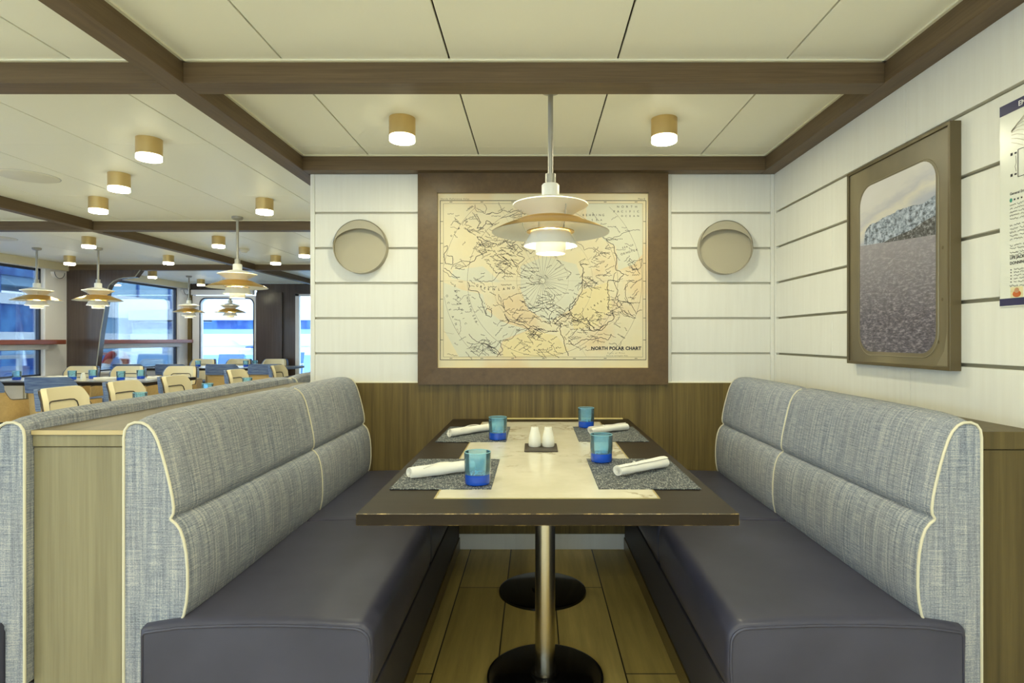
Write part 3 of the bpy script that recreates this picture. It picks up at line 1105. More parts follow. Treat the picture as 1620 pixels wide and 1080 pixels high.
pend = thing('pendant_lamp', 'layered white and brass pendant lamp hanging over the booth table', 'pendant lamp', (0, 0, 0), 'layered pendant lamps')
zc = 0.0
z0 = -ZC
MB().lathe([(0, 0), (0.044, 0), (0.044, -0.016), (0.036, -0.024), (0.012, -0.03), (0, -0.03)], n=32).build('canopy', 'rod_grey', pend)
MB().lathe([(0, -0.02), (0.0105, -0.02), (0.0105, 1.862 - ZC), (0, 1.862 - ZC)], n=20).build('rod', 'rod_grey', pend)
MB().lathe([(0, 1.868 - ZC), (0.0215, 1.868 - ZC), (0.0215, 1.826 - ZC), (0, 1.826 - ZC)], n=24).build('sleeve', 'rod_grey', pend)
MB().lathe([(0, 1.828 - ZC), (0.031, 1.828 - ZC), (0.036, 1.822 - ZC), (0.036, 1.772 - ZC), (0.02, 1.770 - ZC), (0, 1.770 - ZC)], n=32).build('socket_cup', 'shade_white', pend)
# upper funnel: wide rim, narrow waist, flat lid
MB().lathe(shell([(0.066, 1.690 - ZC), (0.082, 1.700 - ZC), (0.112, 1.720 - ZC), (0.152, 1.7405 - ZC)], 0.0018)).build('upper_shade', 'shade_white', pend)
MB().lathe(shell([(0.0355, 1.776 - ZC), (0.07, 1.768 - ZC), (0.12, 1.753 - ZC), (0.153, 1.7425 - ZC)], 0.0018)).build('top_shade', 'shade_white', pend)
# large main shade: brass outside, white inside
MB().lathe([(0.132, 1.6805 - ZC), (0.142, 1.673 - ZC), (0.17, 1.6635 - ZC), (0.205, 1.649 - ZC), (0.2375, 1.631 - ZC)], n=64).build('main_shade', 'brass_shade', pend)
MB().lathe([(0.084, 1.694 - ZC), (0.11, 1.688 - ZC), (0.132, 1.6785 - ZC)], n=64).build('main_shade_crown', 'brass_shade', pend)
MB().lathe([(0.083, 1.6925 - ZC), (0.131, 1.6785 - ZC), (0.141, 1.671 - ZC), (0.17, 1.6615 - ZC), (0.205, 1.647 - ZC), (0.2372, 1.6295 - ZC)], n=64).build('main_shade_lining', 'shade_white', pend)
# inner glowing core and lower shades
MB().lathe(shell([(0.052, 1.692 - ZC), (0.05, 1.66 - ZC), (0.046, 1.64 - ZC)], 0.0015)).build('inner_shade', 'shade_white', pend)
MB().lathe([(0.05, 1.6405 - ZC), (0.096, 1.6365 - ZC), (0.0965, 1.633 - ZC), (0.05, 1.637 - ZC), (0.05, 1.6405 - ZC)], n=56).build('brass_ring', 'brass_shade', pend)
MB().lathe(shell([(0.078, 1.632 - ZC), (0.085, 1.620 - ZC), (0.094, 1.603 - ZC), (0.1085, 1.576 - ZC)], 0.0015)).build('lower_shade', 'shade_white', pend)
MB().lathe(shell([(0.061, 1.602 - ZC), (0.0605, 1.57 - ZC), (0.058, 1.545 - ZC)], 0.0015)).build('bottom_ring', 'shade_white', pend)
MB().lathe([(0, 1.552 - ZC), (0.04, 1.553 - ZC), (0.0565, 1.556 - ZC), (0.0565, 1.560 - ZC), (0, 1.560 - ZC)], n=40).build('bottom_diffuser', mat('glowing_bottom', (1, 1, 1, 1), 0.5, emit=LAMP_COL, estr=9.0), pend)
MB().lathe([(0, 1.720 - ZC), (0.018, 1.715 - ZC), (0.026, 1.70 - ZC), (0.026, 1.62 - ZC), (0.018, 1.605 - ZC), (0, 1.60 - ZC)], n=20).build('bulb', 'bulb', pend)
for k in range(3):
    a = math.radians(-62 + 120 * k)
    c_, s_n = math.cos(a), math.sin(a)
    MB().tube([(0.118 * c_, 0.118 * s_n, 1.752 - ZC), (0.121 * c_, 0.121 * s_n, 1.715 - ZC), (0.115 * c_, 0.115 * s_n, 1.686 - ZC), (0.112 * c_, 0.112 * s_n, 1.66 - ZC), (0.098 * c_, 0.098 * s_n, 1.634 - ZC)], 0.0017, 6).build('strut', 'rod_grey', pend)
pend.location = (0.064, 2.36, ZC)
for x, y, lab in ((-2.495, 4.88, 'largest dining room pendant, hanging in front of the glazed door'),
                  (-5.60, 6.54, 'white and brass pendant hanging against the ship side window'),
                  (-4.91, 6.54, 'white and brass pendant hanging against the dark bulkhead'),
                  (-5.62, 9.45, 'small far pendant hanging between side window and glazed door'),
                  (-4.95, 9.45, 'small far pendant seen through the glazed door panes')):
    dup(pend, (x, y, ZC), random.random() * 2, lab)

# ceiling speakers and smoke detector
sp = thing('ceiling_speaker', 'round white speaker flush in the ceiling beside the diagonal downlights', 'speaker', (0, 0, 0), 'ceiling speakers')
MB().lathe([(0, -0.006), (0.15, -0.006), (0.158, -0.003), (0.16, 0), (0, 0)], n=56).build('grille', 'speaker_white', sp)
MB().lathe([(0.156, 0.0), (0.1635, -0.0015), (0.165, 0)], n=56).build('rim', 'grey_plastic', sp)
sp.location = (-3.19, 3.66, ZC)
dup(sp, (-5.46, 5.9, ZC), 0, 'round cream speaker in the ceiling behind the cross beam, cut by the frame')
t = thing('smoke_detector', 'small white smoke detector on the ceiling beside the large dining pendant', 'smoke detector', (-3.3, 6.6, ZC))
MB().lathe([(0, -0.045), (0.03, -0.045), (0.04, -0.03), (0.055, -0.02), (0.06, 0), (0, 0)], (-3.3, 6.6, ZC), 28).build('body', 'speaker_white', t)
MB().lathe([(0.0405, -0.03), (0.042, -0.026), (0.0535, -0.0215)], (-3.3, 6.6, ZC), 28).build('vent', 'grey_plastic', t)


# ------------------------------------------------------------------ wall sconces
def sconce(label, x, z):
    t = thing('wall_sconce', label, 'wall lamp', (x, YB, z), 'round taupe wall lamps')
    R, n, D = 0.151, 64, 0.052
    yf = YB - D
    cs = [(math.cos(2 * PI * k / n), math.sin(2 * PI * k / n)) for k in range(n)]
    # shallow drum, closed at the wall
    v = [(x + R * c, yf, z + R * q) for c, q in cs] + [(x + R * c, YB, z + R * q) for c, q in cs] + [(x + (R - 0.003) * c, yf, z + (R - 0.003) * q) for c, q in cs] + [(x + (R - 0.003) * c, YB - 0.003, z + (R - 0.003) * q) for c, q in cs]
    f = [tuple(range(2 * n - 1, n - 1, -1))]
    for k in range(n):
        j = (k + 1) % n
        f += [(k, j, n + j, n + k), (2 * n + k, 3 * n + k, 3 * n + j, 2 * n + j), (k, 2 * n + k, 2 * n + j, j)]
    MB().add(v, f, 0, True).build('drum', 'sconce', t, fix=False)
    # crescent lip at the front of the upper half
    m = 32
    up = [(math.cos(PI * k / m), math.sin(PI * k / m)) for k in range(m + 1)]
    o_ = [(x + R * c, z + R * q) for c, q in up]
    i_ = [(x + R * 0.995 * c, z + (R - 0.05) * q) for c, q in up]
    v = [(p[0], yf, p[1]) for p in o_] + [(p[0], yf, p[1]) for p in i_] + [(p[0], yf + 0.003, p[1]) for p in o_] + [(p[0], yf + 0.003, p[1]) for p in i_]
    W = m + 1
    f = []
    for k in range(m):
        f += [(k, k + 1, W + k + 1, W + k), (2 * W + k, 3 * W + k, 3 * W + k + 1, 2 * W + k + 1), (W + k, W + k + 1, 3 * W + k + 1, 3 * W + k)]
    MB().add(v, f).build('lip', 'sconce', t)
    # inner disc leaning back at the top, under the lip
    r2 = R - 0.004
    MB().add([(x + r2 * c, yf + 0.001 + 0.040 * (q + 1) / 2, z + r2 * q) for c, q in cs], [tuple(range(n))]).build('inner_disc', 'sconce', t)


sconce('round taupe wall lamp on white boards beside map, dining room side', -0.986, 1.721)
sconce('round taupe wall lamp on white boards beside map, photograph side', 1.079, 1.717)

# ------------------------------------------------------------------ the map
MX0, MX1, MZ0, MZ1 = -0.547, 0.640, 1.0417, 2.024
FX0, FX1, FZ0, FZ1 = -0.6626, 0.7557, 0.942, 2.1405
t = thing('framed_map', 'large antique polar chart in a wide brown frame on the booth wall', 'map', (0.046, YB, 1.53))
fr = MB()
Y0 = YB - 0.034
outer = [(FX0, FZ0), (FX1, FZ0), (FX1, FZ1), (FX0, FZ1)]
inner = [(MX0 - 0.006, MZ0 - 0.006), (MX1 + 0.006, MZ0 - 0.006), (MX1 + 0.006, MZ1 + 0.006), (MX0 - 0.006, MZ1 + 0.006)]
v = [(p[0], YB - 0.002, p[1]) for p in outer] + [(p[0], Y0, p[1]) for p in outer] + [(p[0], Y0 + 0.006, p[1]) for p in inner] + [(p[0], YB - 0.002, p[1]) for p in inner]
f = []
for i in range(4):
    j = (i + 1) % 4
    f += [(i, j, 4 + j, 4 + i), (4 + i, 4 + j, 8 + j, 8 + i), (8 + i, 8 + j, 12 + j, 12 + i)]
fr.add(v, f).build('frame', 'frame_brown', t)
M['map_paper'] = mat('aged_map_paper', lin(226, 208, 166), 0.6)
_m = M['map_paper']
_v = coords(_m, 'Object', (1, 1, 1))
_f = noise(_m, _v, 2.6, 3, 0.5)
_land = ramp(_m, _f, [(0.36, lin(222, 208, 168)), (0.5, lin(218, 208, 176)), (0.62, lin(218, 196, 156))])
base(_m, mixc(_m, mathn(_m, 'MULTIPLY', noise(_m, _v, 30, 3), 0.15), _land, lin(214, 196, 154)))
YM = YB - 0.006
MB().box(MX0 - 0.008, MX1 + 0.008, YM, YB - 0.002, MZ0 - 0.008, MZ1 + 0.008).build('paper', 'map_paper', t)
M['map_sea'] = mat('map_sea_wash', lin(208, 205, 182), 0.6)
M['map_yellow'] = mat('map_yellow_wash', lin(222, 206, 158), 0.6)


def mp(px, py):
    """photograph pixel on the map sheet -> the sheet's X, Z"""
    s_ = (YM) / 920.0
    return ((px - 846) * s_, 1.2 - (py - 536) * s_)


def c5(cx, cy):
    return mp(660 + cx / 3.1775, 270 + cy / 3.1775)


# colour washes, the sea and the coloured lands
def wash(name, m, pts, dy):
    P = [c5(*p) for p in pts]
    MB().add([(p[0], YM - dy, p[1]) for p in P], [tuple(range(len(P)))]).build(name, m, t, fix=False)


wash('sea_wash', 'map_sea', [(850, 165), (1130, 165), (1132, 420), (1090, 470), (1010, 500), (1000, 380), (940, 350), (900, 300), (850, 250)], 0.0003)
wash('sea_wash', 'map_sea', [(130, 560), (230, 600), (330, 620), (350, 700), (430, 760), (560, 800), (430, 850), (400, 930), (210, 935), (135, 800)], 0.0003)
wash('sea_wash', 'map_sea', [(520, 480), (640, 430), (800, 470), (830, 560), (780, 690), (660, 760), (560, 700), (520, 600)], 0.0003)
wash('sea_wash', 'map_sea', [(180, 500), (330, 480), (420, 560), (290, 560), (170, 540)], 0.0003)
wash('land_wash', 'map_yellow', [(430, 860), (570, 800), (700, 830), (760, 900), (700, 935), (430, 935)], 0.0003)
wash('land_wash', 'map_yellow', [(770, 720), (830, 600), (960, 560), (980, 690), (900, 780), (790, 800)], 0.0003)

ink = MB()
soft = MB()
faint = MB()
YI = YM - 0.0006


def stroke(mb, pts, wd):
    """flat ribbon on the map sheet through 2D points"""
    pts = [Vector(p) for p in pts]
    v, f = [], []
    for i, p in enumerate(pts):
        d = pts[min(i + 1, len(pts) - 1)] - pts[max(i - 1, 0)]
        if d.length < 1e-9:
            d = Vector((1, 0))
        d.normalize()
        n = Vector((-d.y, d.x)) * wd / 2
        v += [(p.x + n.x, YI, p.y + n.y), (p.x - n.x, YI, p.y - n.y)]
    for i in range(len(pts) - 1):
        f.append((2 * i, 2 * i + 2, 2 * i + 3, 2 * i + 1))
    mb.add(v, f)


def wiggle(pts, amp, depth=3, rnd=random):
    P = [Vector(p) for p in pts]
    for d in range(depth):
        Q = [P[0]]
        for a, b in zip(P, P[1:]):
            m_ = (a + b) / 2
            k = (b - a).length * amp
            Q += [m_ + Vector((rnd.uniform(-k, k), rnd.uniform(-k, k))), b]
        P = Q
    return P


def put_text(mb, s, cx, cz, size, rot=0.0, align='CENTER', bold=0.0, space=1.0):
    V, F = text_geo(s, size, align, bold, space)
    c_, n_ = math.cos(rot), math.sin(rot)
    mb.add([(cx + x * c_ - y * n_, YI - 0.0001, cz + x * n_ + y * c_) for x, y in V], F)


rm = random.Random(11)
# border
for (a, b, c_, d_, wd, mb_) in ((116, 150, 1150, 950, 0.0035, ink), (132, 165, 1134, 936, 0.0016, soft)):
    P = [c5(a, b), c5(c_, b), c5(c_, d_), c5(a, d_), c5(a, b)]
    for p, q in zip(P, P[1:]):
        stroke(mb_, [p, q], wd)
for k in range(7):
    x = 170 + 155 * k
    for y in (157, 943):
        stroke(ink, [c5(x - 7, y), c5(x + 7, y)], 0.003)
for y in (255, 365, 465, 555, 645, 740, 850):
    for x in (124, 1142):
        stroke(ink, [c5(x - 6, y), c5(x + 6, y)], 0.003)
# pole, meridians and circles of latitude
PC = (630, 553)
for k in range(36):
    a = 2 * PI * k / 36
    r0, r1 = 14, 130
    if k % 6 == 0:
        r1 = 620
    p, q = [], []
    x1, y1 = PC[0] + r1 * math.cos(a), PC[1] + r1 * math.sin(a)
    x1 = max(134, min(1132, x1))
    s1 = (x1 - PC[0]) / math.cos(a) if abs(math.cos(a)) > 0.2 else r1
    y1 = PC[1] + s1 * math.sin(a)
    if y1 < 167 or y1 > 934:
        s1 = ((167 if y1 < 167 else 934) - PC[1]) / math.sin(a)
    stroke(faint if k % 6 == 0 else soft, [c5(PC[0] + r0 * math.cos(a), PC[1] + r0 * math.sin(a)), c5(PC[0] + s1 * math.cos(a), PC[1] + s1 * math.sin(a))], 0.0011)
for r, mb_ in ((14, ink), (130, faint), (252, faint), (378, soft), (500, soft)):
    seg = []
    for k in range(121):
        a = 2 * PI * k / 120
        x, y = PC[0] + r * math.cos(a), PC[1] + r * math.sin(a)
        if 134 < x < 1132 and 167 < y < 934:
            seg.append(c5(x, y))
        else:
            if len(seg) > 1:
                stroke(mb_, seg, 0.0012)
            seg = []
    if len(seg) > 1:
        stroke(mb_, seg, 0.0013)
# coastlines, traced loosely
COAST = [
    [(135, 385), (150, 375), (135, 420), (142, 465), (178, 470), (178, 430), (150, 425)],
    [(130, 500), (160, 530), (205, 545)], [(135, 490), (175, 520), (215, 535)],
    [(170, 495), (240, 455), (270, 460), (250, 480), (190, 490)],
    [(290, 170), (300, 205), (340, 215), (350, 190), (335, 170)],
    [(345, 220), (400, 215), (430, 200), (480, 205), (530, 195)],
    [(300, 225), (320, 260), (300, 290), (330, 285), (350, 250), (380, 275)],
    [(440, 350), (470, 380), (500, 370), (530, 400), (500, 420), (540, 440), (510, 470), (480, 455)],
    [(270, 460), (300, 430), (350, 410), (340, 380), (300, 330), (340, 350), (400, 370)],
    [(400, 470), (440, 450), (470, 470), (430, 500), (390, 545), (320, 560), (290, 545)],
    [(470, 440), (510, 480), (500, 505), (540, 530), (580, 565), (615, 560)],
    [(255, 560), (260, 600), (310, 612), (318, 640), (330, 680), (350, 720)],
    [(350, 690), (375, 705), (372, 735), (345, 725), (350, 690)],
    [(400, 660), (440, 690), (430, 650), (500, 620)], [(410, 620), (425, 660)],
    [(430, 665), (440, 700), (470, 725)], [(515, 650), (550, 680)],
    [(570, 690), (600, 680), (640, 665), (680, 650), (690, 620)],
    [(560, 700), (590, 715), (640, 690), (690, 680), (650, 670)],
    [(820, 460), (830, 540), (820, 620), (790, 670), (765, 705), (770, 670), (800, 640)],
    [(830, 545), (850, 560), (840, 590), (880, 580)],
    [(670, 770), (665, 730), (700, 700)], [(690, 770), (720, 740), (770, 710), (810, 750), (850, 740), (890, 800), (950, 770)],
    [(440, 720), (480, 760), (540, 780), (590, 810), (560, 830)], [(420, 780), (460, 755)],
    [(430, 850), (480, 840), (520, 800), (580, 790), (640, 815), (700, 810), (720, 770)],
    [(415, 860), (430, 900), (400, 935)], [(250, 860), (300, 870), (340, 850), (330, 900), (310, 935)],
    [(260, 820), (300, 860), (360, 870), (400, 910)], [(340, 870), (380, 890), (420, 930)],
    [(800, 360), (840, 400), (880, 390), (920, 430)], [(950, 340), (985, 370), (1000, 420), (1000, 500), (1040, 520), (1010, 560), (960, 550), (965, 640), (960, 700)],
    [(900, 310), (940, 340), (1010, 330), (1080, 300), (1120, 300)], [(1000, 510), (1010, 600), (1005, 680), (1040, 720), (1100, 740), (1060, 700)],
    [(1040, 600), (1060, 560), (1100, 560), (1130, 540)], [(1050, 570), (1060, 660), (1100, 720), (1130, 700)],
    [(780, 750), (830, 760), (870, 800), (930, 800), (960, 760), (990, 740), (980, 700)],
    [(1060, 470), (1090, 450), (1130, 440), (1120, 490), (1080, 500), (1060, 470)], [(1090, 470), (1120, 520)],
    [(760, 850), (790, 880), (830, 850), (900, 840), (960, 850), (975, 820)], [(720, 770), (735, 840), (750, 905), (760, 930)],
    [(470, 225), (530, 215), (600, 235)], [(420, 240), (470, 225)], [(700, 450), (725, 470)],
]
for c in COAST:
    P = wiggle([c5(*p) for p in c], 0.16, 3, rm)
    stroke(ink if rm.random() < 0.62 else soft, P, 0.0032 if rm.random() < 0.5 else 0.0024)
# rivers and inland lines
for k in range(45):
    x, y = rm.uniform(150, 1110), rm.uniform(185, 920)
    if 520 < x < 780 and 420 < y < 620:
        continue
    a = rm.uniform(0, 2 * PI)
    L = rm.uniform(25, 80)
    P = wiggle([c5(x, y), c5(x + L * math.cos(a), y + L * math.sin(a))], 0.18, 4, rm)
    stroke(soft if rm.random() < 0.7 else faint, P, 0.0019)
# illegible small place names: runs of tiny pen marks
DENSE = [(330, 400), (430, 400), (450, 460), (420, 500), (340, 345), (300, 300), (560, 520), (600, 690), (640, 660), (560, 770), (740, 740), (310, 880), (350, 890), (560, 860), (500, 900), (780, 800), (860, 760), (960, 700), (1040, 660), (1090, 470), (840, 570), (400, 340), (500, 380), (650, 900), (880, 480), (940, 420), (230, 220), (470, 210), (470, 750), (700, 750)]
for k in range(620):
    if k < 430:
        cx, cy = DENSE[k % len(DENSE)]
        cx += rm.gauss(0, 42)
        cy += rm.gauss(0, 30)
    else:
        cx, cy = rm.uniform(150, 1100), rm.uniform(185, 920)
    if not (140 < cx < 1085 and 180 < cy < 925) or (860 < cx and cy > 870):
        continue
    a = rm.choice([0, 0, 0.5, 0.6, -0.5, -0.9, 0.9, 0.2])
    n = rm.randint(5, 12)
    pts = []
    for i in range(n * 2):
        pts.append((i * 2.3, rm.uniform(-3.4, 3.4)))
    c_, n_ = math.cos(a), math.sin(a)
    P = [c5(cx + x * c_ - y * n_, cy + x * n_ + y * c_) for x, y in pts]
    P = [(min(MX1 - 0.03, max(MX0 + 0.03, p[0])), p[1]) for p in P]
    stroke(ink if rm.random() < 0.6 else soft, P, 0.0021)


def curved_word(s, pts, size, mb=None):
    """letters set one by one along photo points of the map"""
    n = len(s)
    for i, ch in enumerate(s):
        if ch == ' ':
            continue
        u = i / max(1, n - 1) * (len(pts) - 1)
        k = min(int(u), len(pts) - 2)
        fr_ = u - k
        a, b = Vector(c5(*pts[k])), Vector(c5(*pts[k + 1]))
        p = a.lerp(b, fr_)
        rot = math.atan2((b - a).y, (b - a).x)
        put_text(mb or ink, ch, p.x, p.y, size, rot, bold=0.01)


def word(s, x, y, size, rot=0.0, align='CENTER', bold=0.0, space=1.0, mb=None):
    p = c5(x, y)
    put_text(mb or ink, s, p[0], p[1], size, rot, align, bold, space)


word('NORTH POLAR CHART', 1000, 900, 0.0262, bold=0.045, space=1.05)
word('Scale of Miles', 1000, 919, 0.0115, mb=soft, space=1.5)
word('Nautical and English Miles', 1005, 932, 0.0095, mb=soft, space=1.2)
word('Handy Reference Atlas', 118, 146, 0.0145, align='LEFT', space=1.2, mb=soft)
word('Plate 8', 1145, 146, 0.0145, align='RIGHT', mb=soft)
curved_word('NORTH', [(1010, 186), (1100, 186)], 0.017)
curved_word('PACIFIC', [(990, 210), (1110, 210)], 0.017)
curved_word('OCEAN', [(1030, 232), (1110, 232)], 0.015)
curved_word('BEHRING', [(835, 228), (935, 228)], 0.017)
curved_word('SEA', [(880, 252), (925, 252)], 0.015)
curved_word('SEA OF', [(1035, 392), (1085, 378)], 0.015)
curved_word('OKHOTSK', [(1030, 424), (1105, 402)], 0.017)
curved_word('Kamtchatka', [(955, 352), (1030, 345)], 0.013)
curved_word('GREENLAND', [(300, 582), (350, 600), (420, 602), (485, 594)], 0.019)
curved_word('NORTH', [(185, 580), (200, 640), (220, 700)], 0.016)
curved_word('ATLANTIC', [(186, 605), (200, 680), (240, 770)], 0.016)
curved_word('OCEAN', [(145, 630), (160, 700), (190, 772)], 0.017)
curved_word('NORTH SEA', [(248, 640), (265, 700), (292, 760)], 0.018)
curved_word('DOMINION', [(175, 330), (240, 265), (300, 225)], 0.014)
curved_word('Iceland', [(320, 655), (370, 695)], 0.013)
curved_word('RUSSIA', [(590, 905), (700, 895)], 0.014)
curved_word('SIBERIA', [(860, 700), (960, 640)], 0.014)
ink.build('map_ink', 'ink', t, fix=False)
soft.build('map_fine_lines', 'ink_soft', t, fix=False)
faint.build('map_graticule', 'ink_faint', t, fix=False)
MB().tube([(p[0], YB - 0.008, p[1]) for p in (inner[0], inner[1], inner[2], inner[3])], 0.0022, 5, closed=True).build('frame_lip', 'brass_satin', t)

# ------------------------------------------------------------------ photograph on the right wall
PY0, PY1, PZ0, PZ1 = 1.867, 2.485, 1.097, 1.902
XF = XR - 0.037
t = thing('framed_photograph', 'framed photograph of grey sea and snowy cliffs seen through a rounded window', 'picture', (XR, 2.176, 1.5))
ring_mesh([(PY0, PZ0), (PY1, PZ0), (PY1, PZ1), (PY0, PZ1)], [(PY0 + 0.012, PZ0 + 0.012), (PY1 - 0.012, PZ0 + 0.012), (PY1 - 0.012, PZ1 - 0.012), (PY0 + 0.012, PZ1 - 0.012)], 'x', XF, XR).build('frame', 'pic_frame', t, bevel=0.0015)
XP = XF + 0.008
mb = MB().box(XP, XR - 0.001, PY0 + 0.005, PY1 - 0.005, PZ0 + 0.005, PZ1 - 0.005)
mb.build('print', 'pic_mount', t)
# printed picture: sky, cliffs, sea; all flat printed areas one on another
VY0, VY1, VZ0, VZ1 = 1.943, 2.395, 1.15, 1.812
win = rounded(VY0, VY1, VZ0, VZ1, 0.075, 8)
M['pic_sky'] = mat('printed_sky', lin(200, 196, 196), 0.35)
_m = M['pic_sky']
_n, _l, _b = nodes_of(_m)
_tc = _n.new('ShaderNodeTexCoord')
_sx = _n.new('ShaderNodeSeparateXYZ')
_l.new(_tc.outputs['Object'], _sx.inputs[0])
_vv = coords(_m, 'Object', (1, 4.0, 14.0))
_zz = mathn(_m, 'ADD', _sx.outputs[2], mathn(_m, 'MULTIPLY', _sx.outputs[1], 0.25))
_zz = mathn(_m, 'ADD', _zz, mathn(_m, 'MULTIPLY', noise(_m, _vv, 1.0, 4), 0.16))
_zz = mathn(_m, 'MULTIPLY', mathn(_m, 'SUBTRACT', _zz, 0.12), 3.6)
base(_m, ramp(_m, _zz, [(0.0, lin(140, 150, 174)), (0.3, lin(176, 178, 190)), (0.5, lin(212, 206, 194)), (0.62, lin(188, 186, 192)), (0.8, lin(210, 206, 202)), (1.0, lin(214, 210, 208))]))
M['pic_sea'] = mat('printed_sea', lin(110, 104, 116), 0.35)
_m = M['pic_sea']
_n, _l, _b = nodes_of(_m)
_tc = _n.new('ShaderNodeTexCoord')
_sx = _n.new('ShaderNodeSeparateXYZ')
_l.new(_tc.outputs['Object'], _sx.inputs[0])
_vv = coords(_m, 'Object', (1, 30, 95))
_v3 = coords(_m, 'Object', (1, 70, 210))
_f = mathn(_m, 'ADD', mathn(_m, 'MULTIPLY', noise(_m, _vv, 1.0, 4, 0.65), 0.6), mathn(_m, 'MULTIPLY', noise(_m, _v3, 1.0, 3, 0.6), 0.4))
_c1 = ramp(_m, _f, [(0.34, lin(46, 42, 54)), (0.5, lin(92, 86, 98)), (0.7, lin(180, 172, 180))])
_h = mathn(_m, 'MULTIPLY', mathn(_m, 'ADD', _sx.outputs[2], 0.33), 2.4, True)
base(_m, mixc(_m, ramp(_m, _h, [(0.25, (0, 0, 0, 1)), (0.95, (0.62, 0.62, 0.62, 1))]), _c1, lin(172, 166, 172)))
M['pic_rock'] = mat('printed_snowy_rock', lin(120, 126, 140), 0.35)
_m = M['pic_rock']
_vv = coords(_m, 'Object', (1, 42, 60))
base(_m, ramp(_m, noise(_m, _vv, 1.0, 6, 0.7), [(0.40, lin(74, 80, 88)), (0.48, lin(136, 146, 164)), (0.6, lin(190, 198, 212))]))


def clip_rr(fn_keep, m, name, xoff):
    pts = [p for p in fn_keep]
    MB().add([(XP - xoff, p[0], p[1]) for p in pts], [tuple(range(len(pts)))]).build(name, m, t, fix=False)


MB().add([(XP - 0.0005, p[0], p[1]) for p in rounded(VY0 - 0.018, VY1 + 0.018, VZ0 - 0.02, VZ1 + 0.016, 0.09, 8)], [tuple(range(36))]).build('printed_rim', 'pic_mount', t, fix=False)
MB().tube([(XP - 0.0006, p[0], p[1]) for p in rounded(VY0 - 0.012, VY1 + 0.008, VZ0 - 0.014, VZ1 + 0.006, 0.082, 8)], 0.0022, 5, closed=True).build('printed_edge', 'pic_ring', t)
clip_rr(win, 'pic_sky', 'sky', 0.001)


def hz(y):
    return 1.5816 + (1.551 - 1.5816) * (2.395 - y) / 0.452


sea = [p for p in win if p[1] < 1.5] + []
# order: rounded() runs +y top, -y top, -y bottom, +y bottom
low = [p for p in win if p[1] < 1.4]
seapoly = [(VY1, hz(VY1)), (VY0, hz(VY0))] + low
clip_rr(seapoly, 'pic_sea', 'sea', 0.0014)
rr_ = random.Random(5)
ridge = [(2.365, 1.592), (2.355, 1.635), (2.33, 1.652), (2.29, 1.655), (2.25, 1.662), (2.20, 1.668), (2.15, 1.676), (2.11, 1.674), (2.05, 1.672), (2.0, 1.668), (1.97, 1.676), (VY0, 1.684)]
ridge = [tuple(p) for p in wiggle(ridge, 0.10, 3, rr_)]
ridge[0], ridge[-1] = (2.365, hz(2.365)), (VY0, 1.684)
cl = [(max(VY0, p[0]), p[1]) for p in ridge] + [(VY0, hz(VY0)), (2.365, hz(2.365))]
clip_rr(cl, 'pic_rock', 'cliffs', 0.0018)
spit = [(2.24, hz(2.24) - 0.002), (2.18, hz(2.18) + 0.012), (2.12, hz(2.12) + 0.02), (2.06, hz(2.06) + 0.03), (2.0, hz(2.0) + 0.05), (VY0, hz(VY0) + 0.062), (VY0, hz(VY0) - 0.002)]
M['pic_rock_dark'] = mat('printed_dark_rock', lin(96, 94, 98), 0.35)
_m = M['pic_rock_dark']
base(_m, ramp(_m, noise(_m, coords(_m, 'Object', (1, 60, 90)), 1.0, 6, 0.7), [(0.42, lin(50, 48, 48)), (0.54, lin(98, 98, 102)), (0.66, lin(190, 190, 198))]))
clip_rr(spit, 'pic_rock_dark', 'headland', 0.0022)
for k, (y, z) in enumerate(((1.91, 1.50), (1.912, 1.33), (1.93, 1.19))):
    MB().add([(XP - 0.0009, y + 0.005 * math.cos(2 * PI * q / 12), z + 0.006 * math.sin(2 * PI * q / 12)) for q in range(12)], [tuple(range(12))]).build('printed_bolt', 'pic_frame', t, fix=False)
MB().add([(XP - 0.0004, p[0], p[1]) for p in ((1.884, 1.112), (1.94, 1.112), (1.905, 1.16), (1.892, 1.22), (1.889, 1.4), (1.889, 1.88), (1.884, 1.88))], [tuple(range(7))]).build('printed_reflection', 'pic_ring', t, fix=False)

# ------------------------------------------------------------------ safety notice
NY1, NY0, NZ0, NZ1 = 1.708, 1.30, 1.293, 1.879
t = thing('safety_notice', 'laminated safety notice with navy header and footer on the board wall, cut by frame', 'notice', (XR, 1.5, 1.58))
XN = XR - 0.004
MB().box(XN, XR - 0.0005, NY0, NY1, NZ0, NZ1).build('sheet', 'poster', t)
XI = XN - 0.0006


def npoly(name, m, y1, y0, z0, z1, dx=0.0):
    MB().add([(XI - dx, y1, z0), (XI - dx, y0, z0), (XI - dx, y0, z1), (XI - dx, y1, z1)], [(0, 1, 2, 3)]).build(name, m, t, fix=False)


npoly('header_band', 'navy', NY1, NY0, NZ1 - 0.03, NZ1)
npoly('footer_band', 'navy', NY1, NY0, NZ0 + 0.003, NZ0 + 0.024)


def ntext(mb, s, y, z, size, align='LEFT', bold=0.0, dx=0.0004, space=1.0):
    V, F = text_geo(s, size, align, bold, space)
    mb.add([(XI - dx, y - a, z + b) for a, b in V], F)


mb = MB()
ntext(mb, 'EMERGENCY', NY1 - 0.066, NZ1 - 0.022, 0.02, bold=0.02)
mb.build('header_text', 'white_text', t, fix=False)
YT = NY1 - 0.037
mb = MB()
ntext(mb, 'General Emergency', YT, 1.612, 0.0105, bold=0.02)
ntext(mb, 'LIFE JACKET', YT, 1.4285, 0.0115, bold=0.03)
ntext(mb, 'DONNING', YT, 1.413, 0.0115, bold=0.03)
rn = random.Random(9)


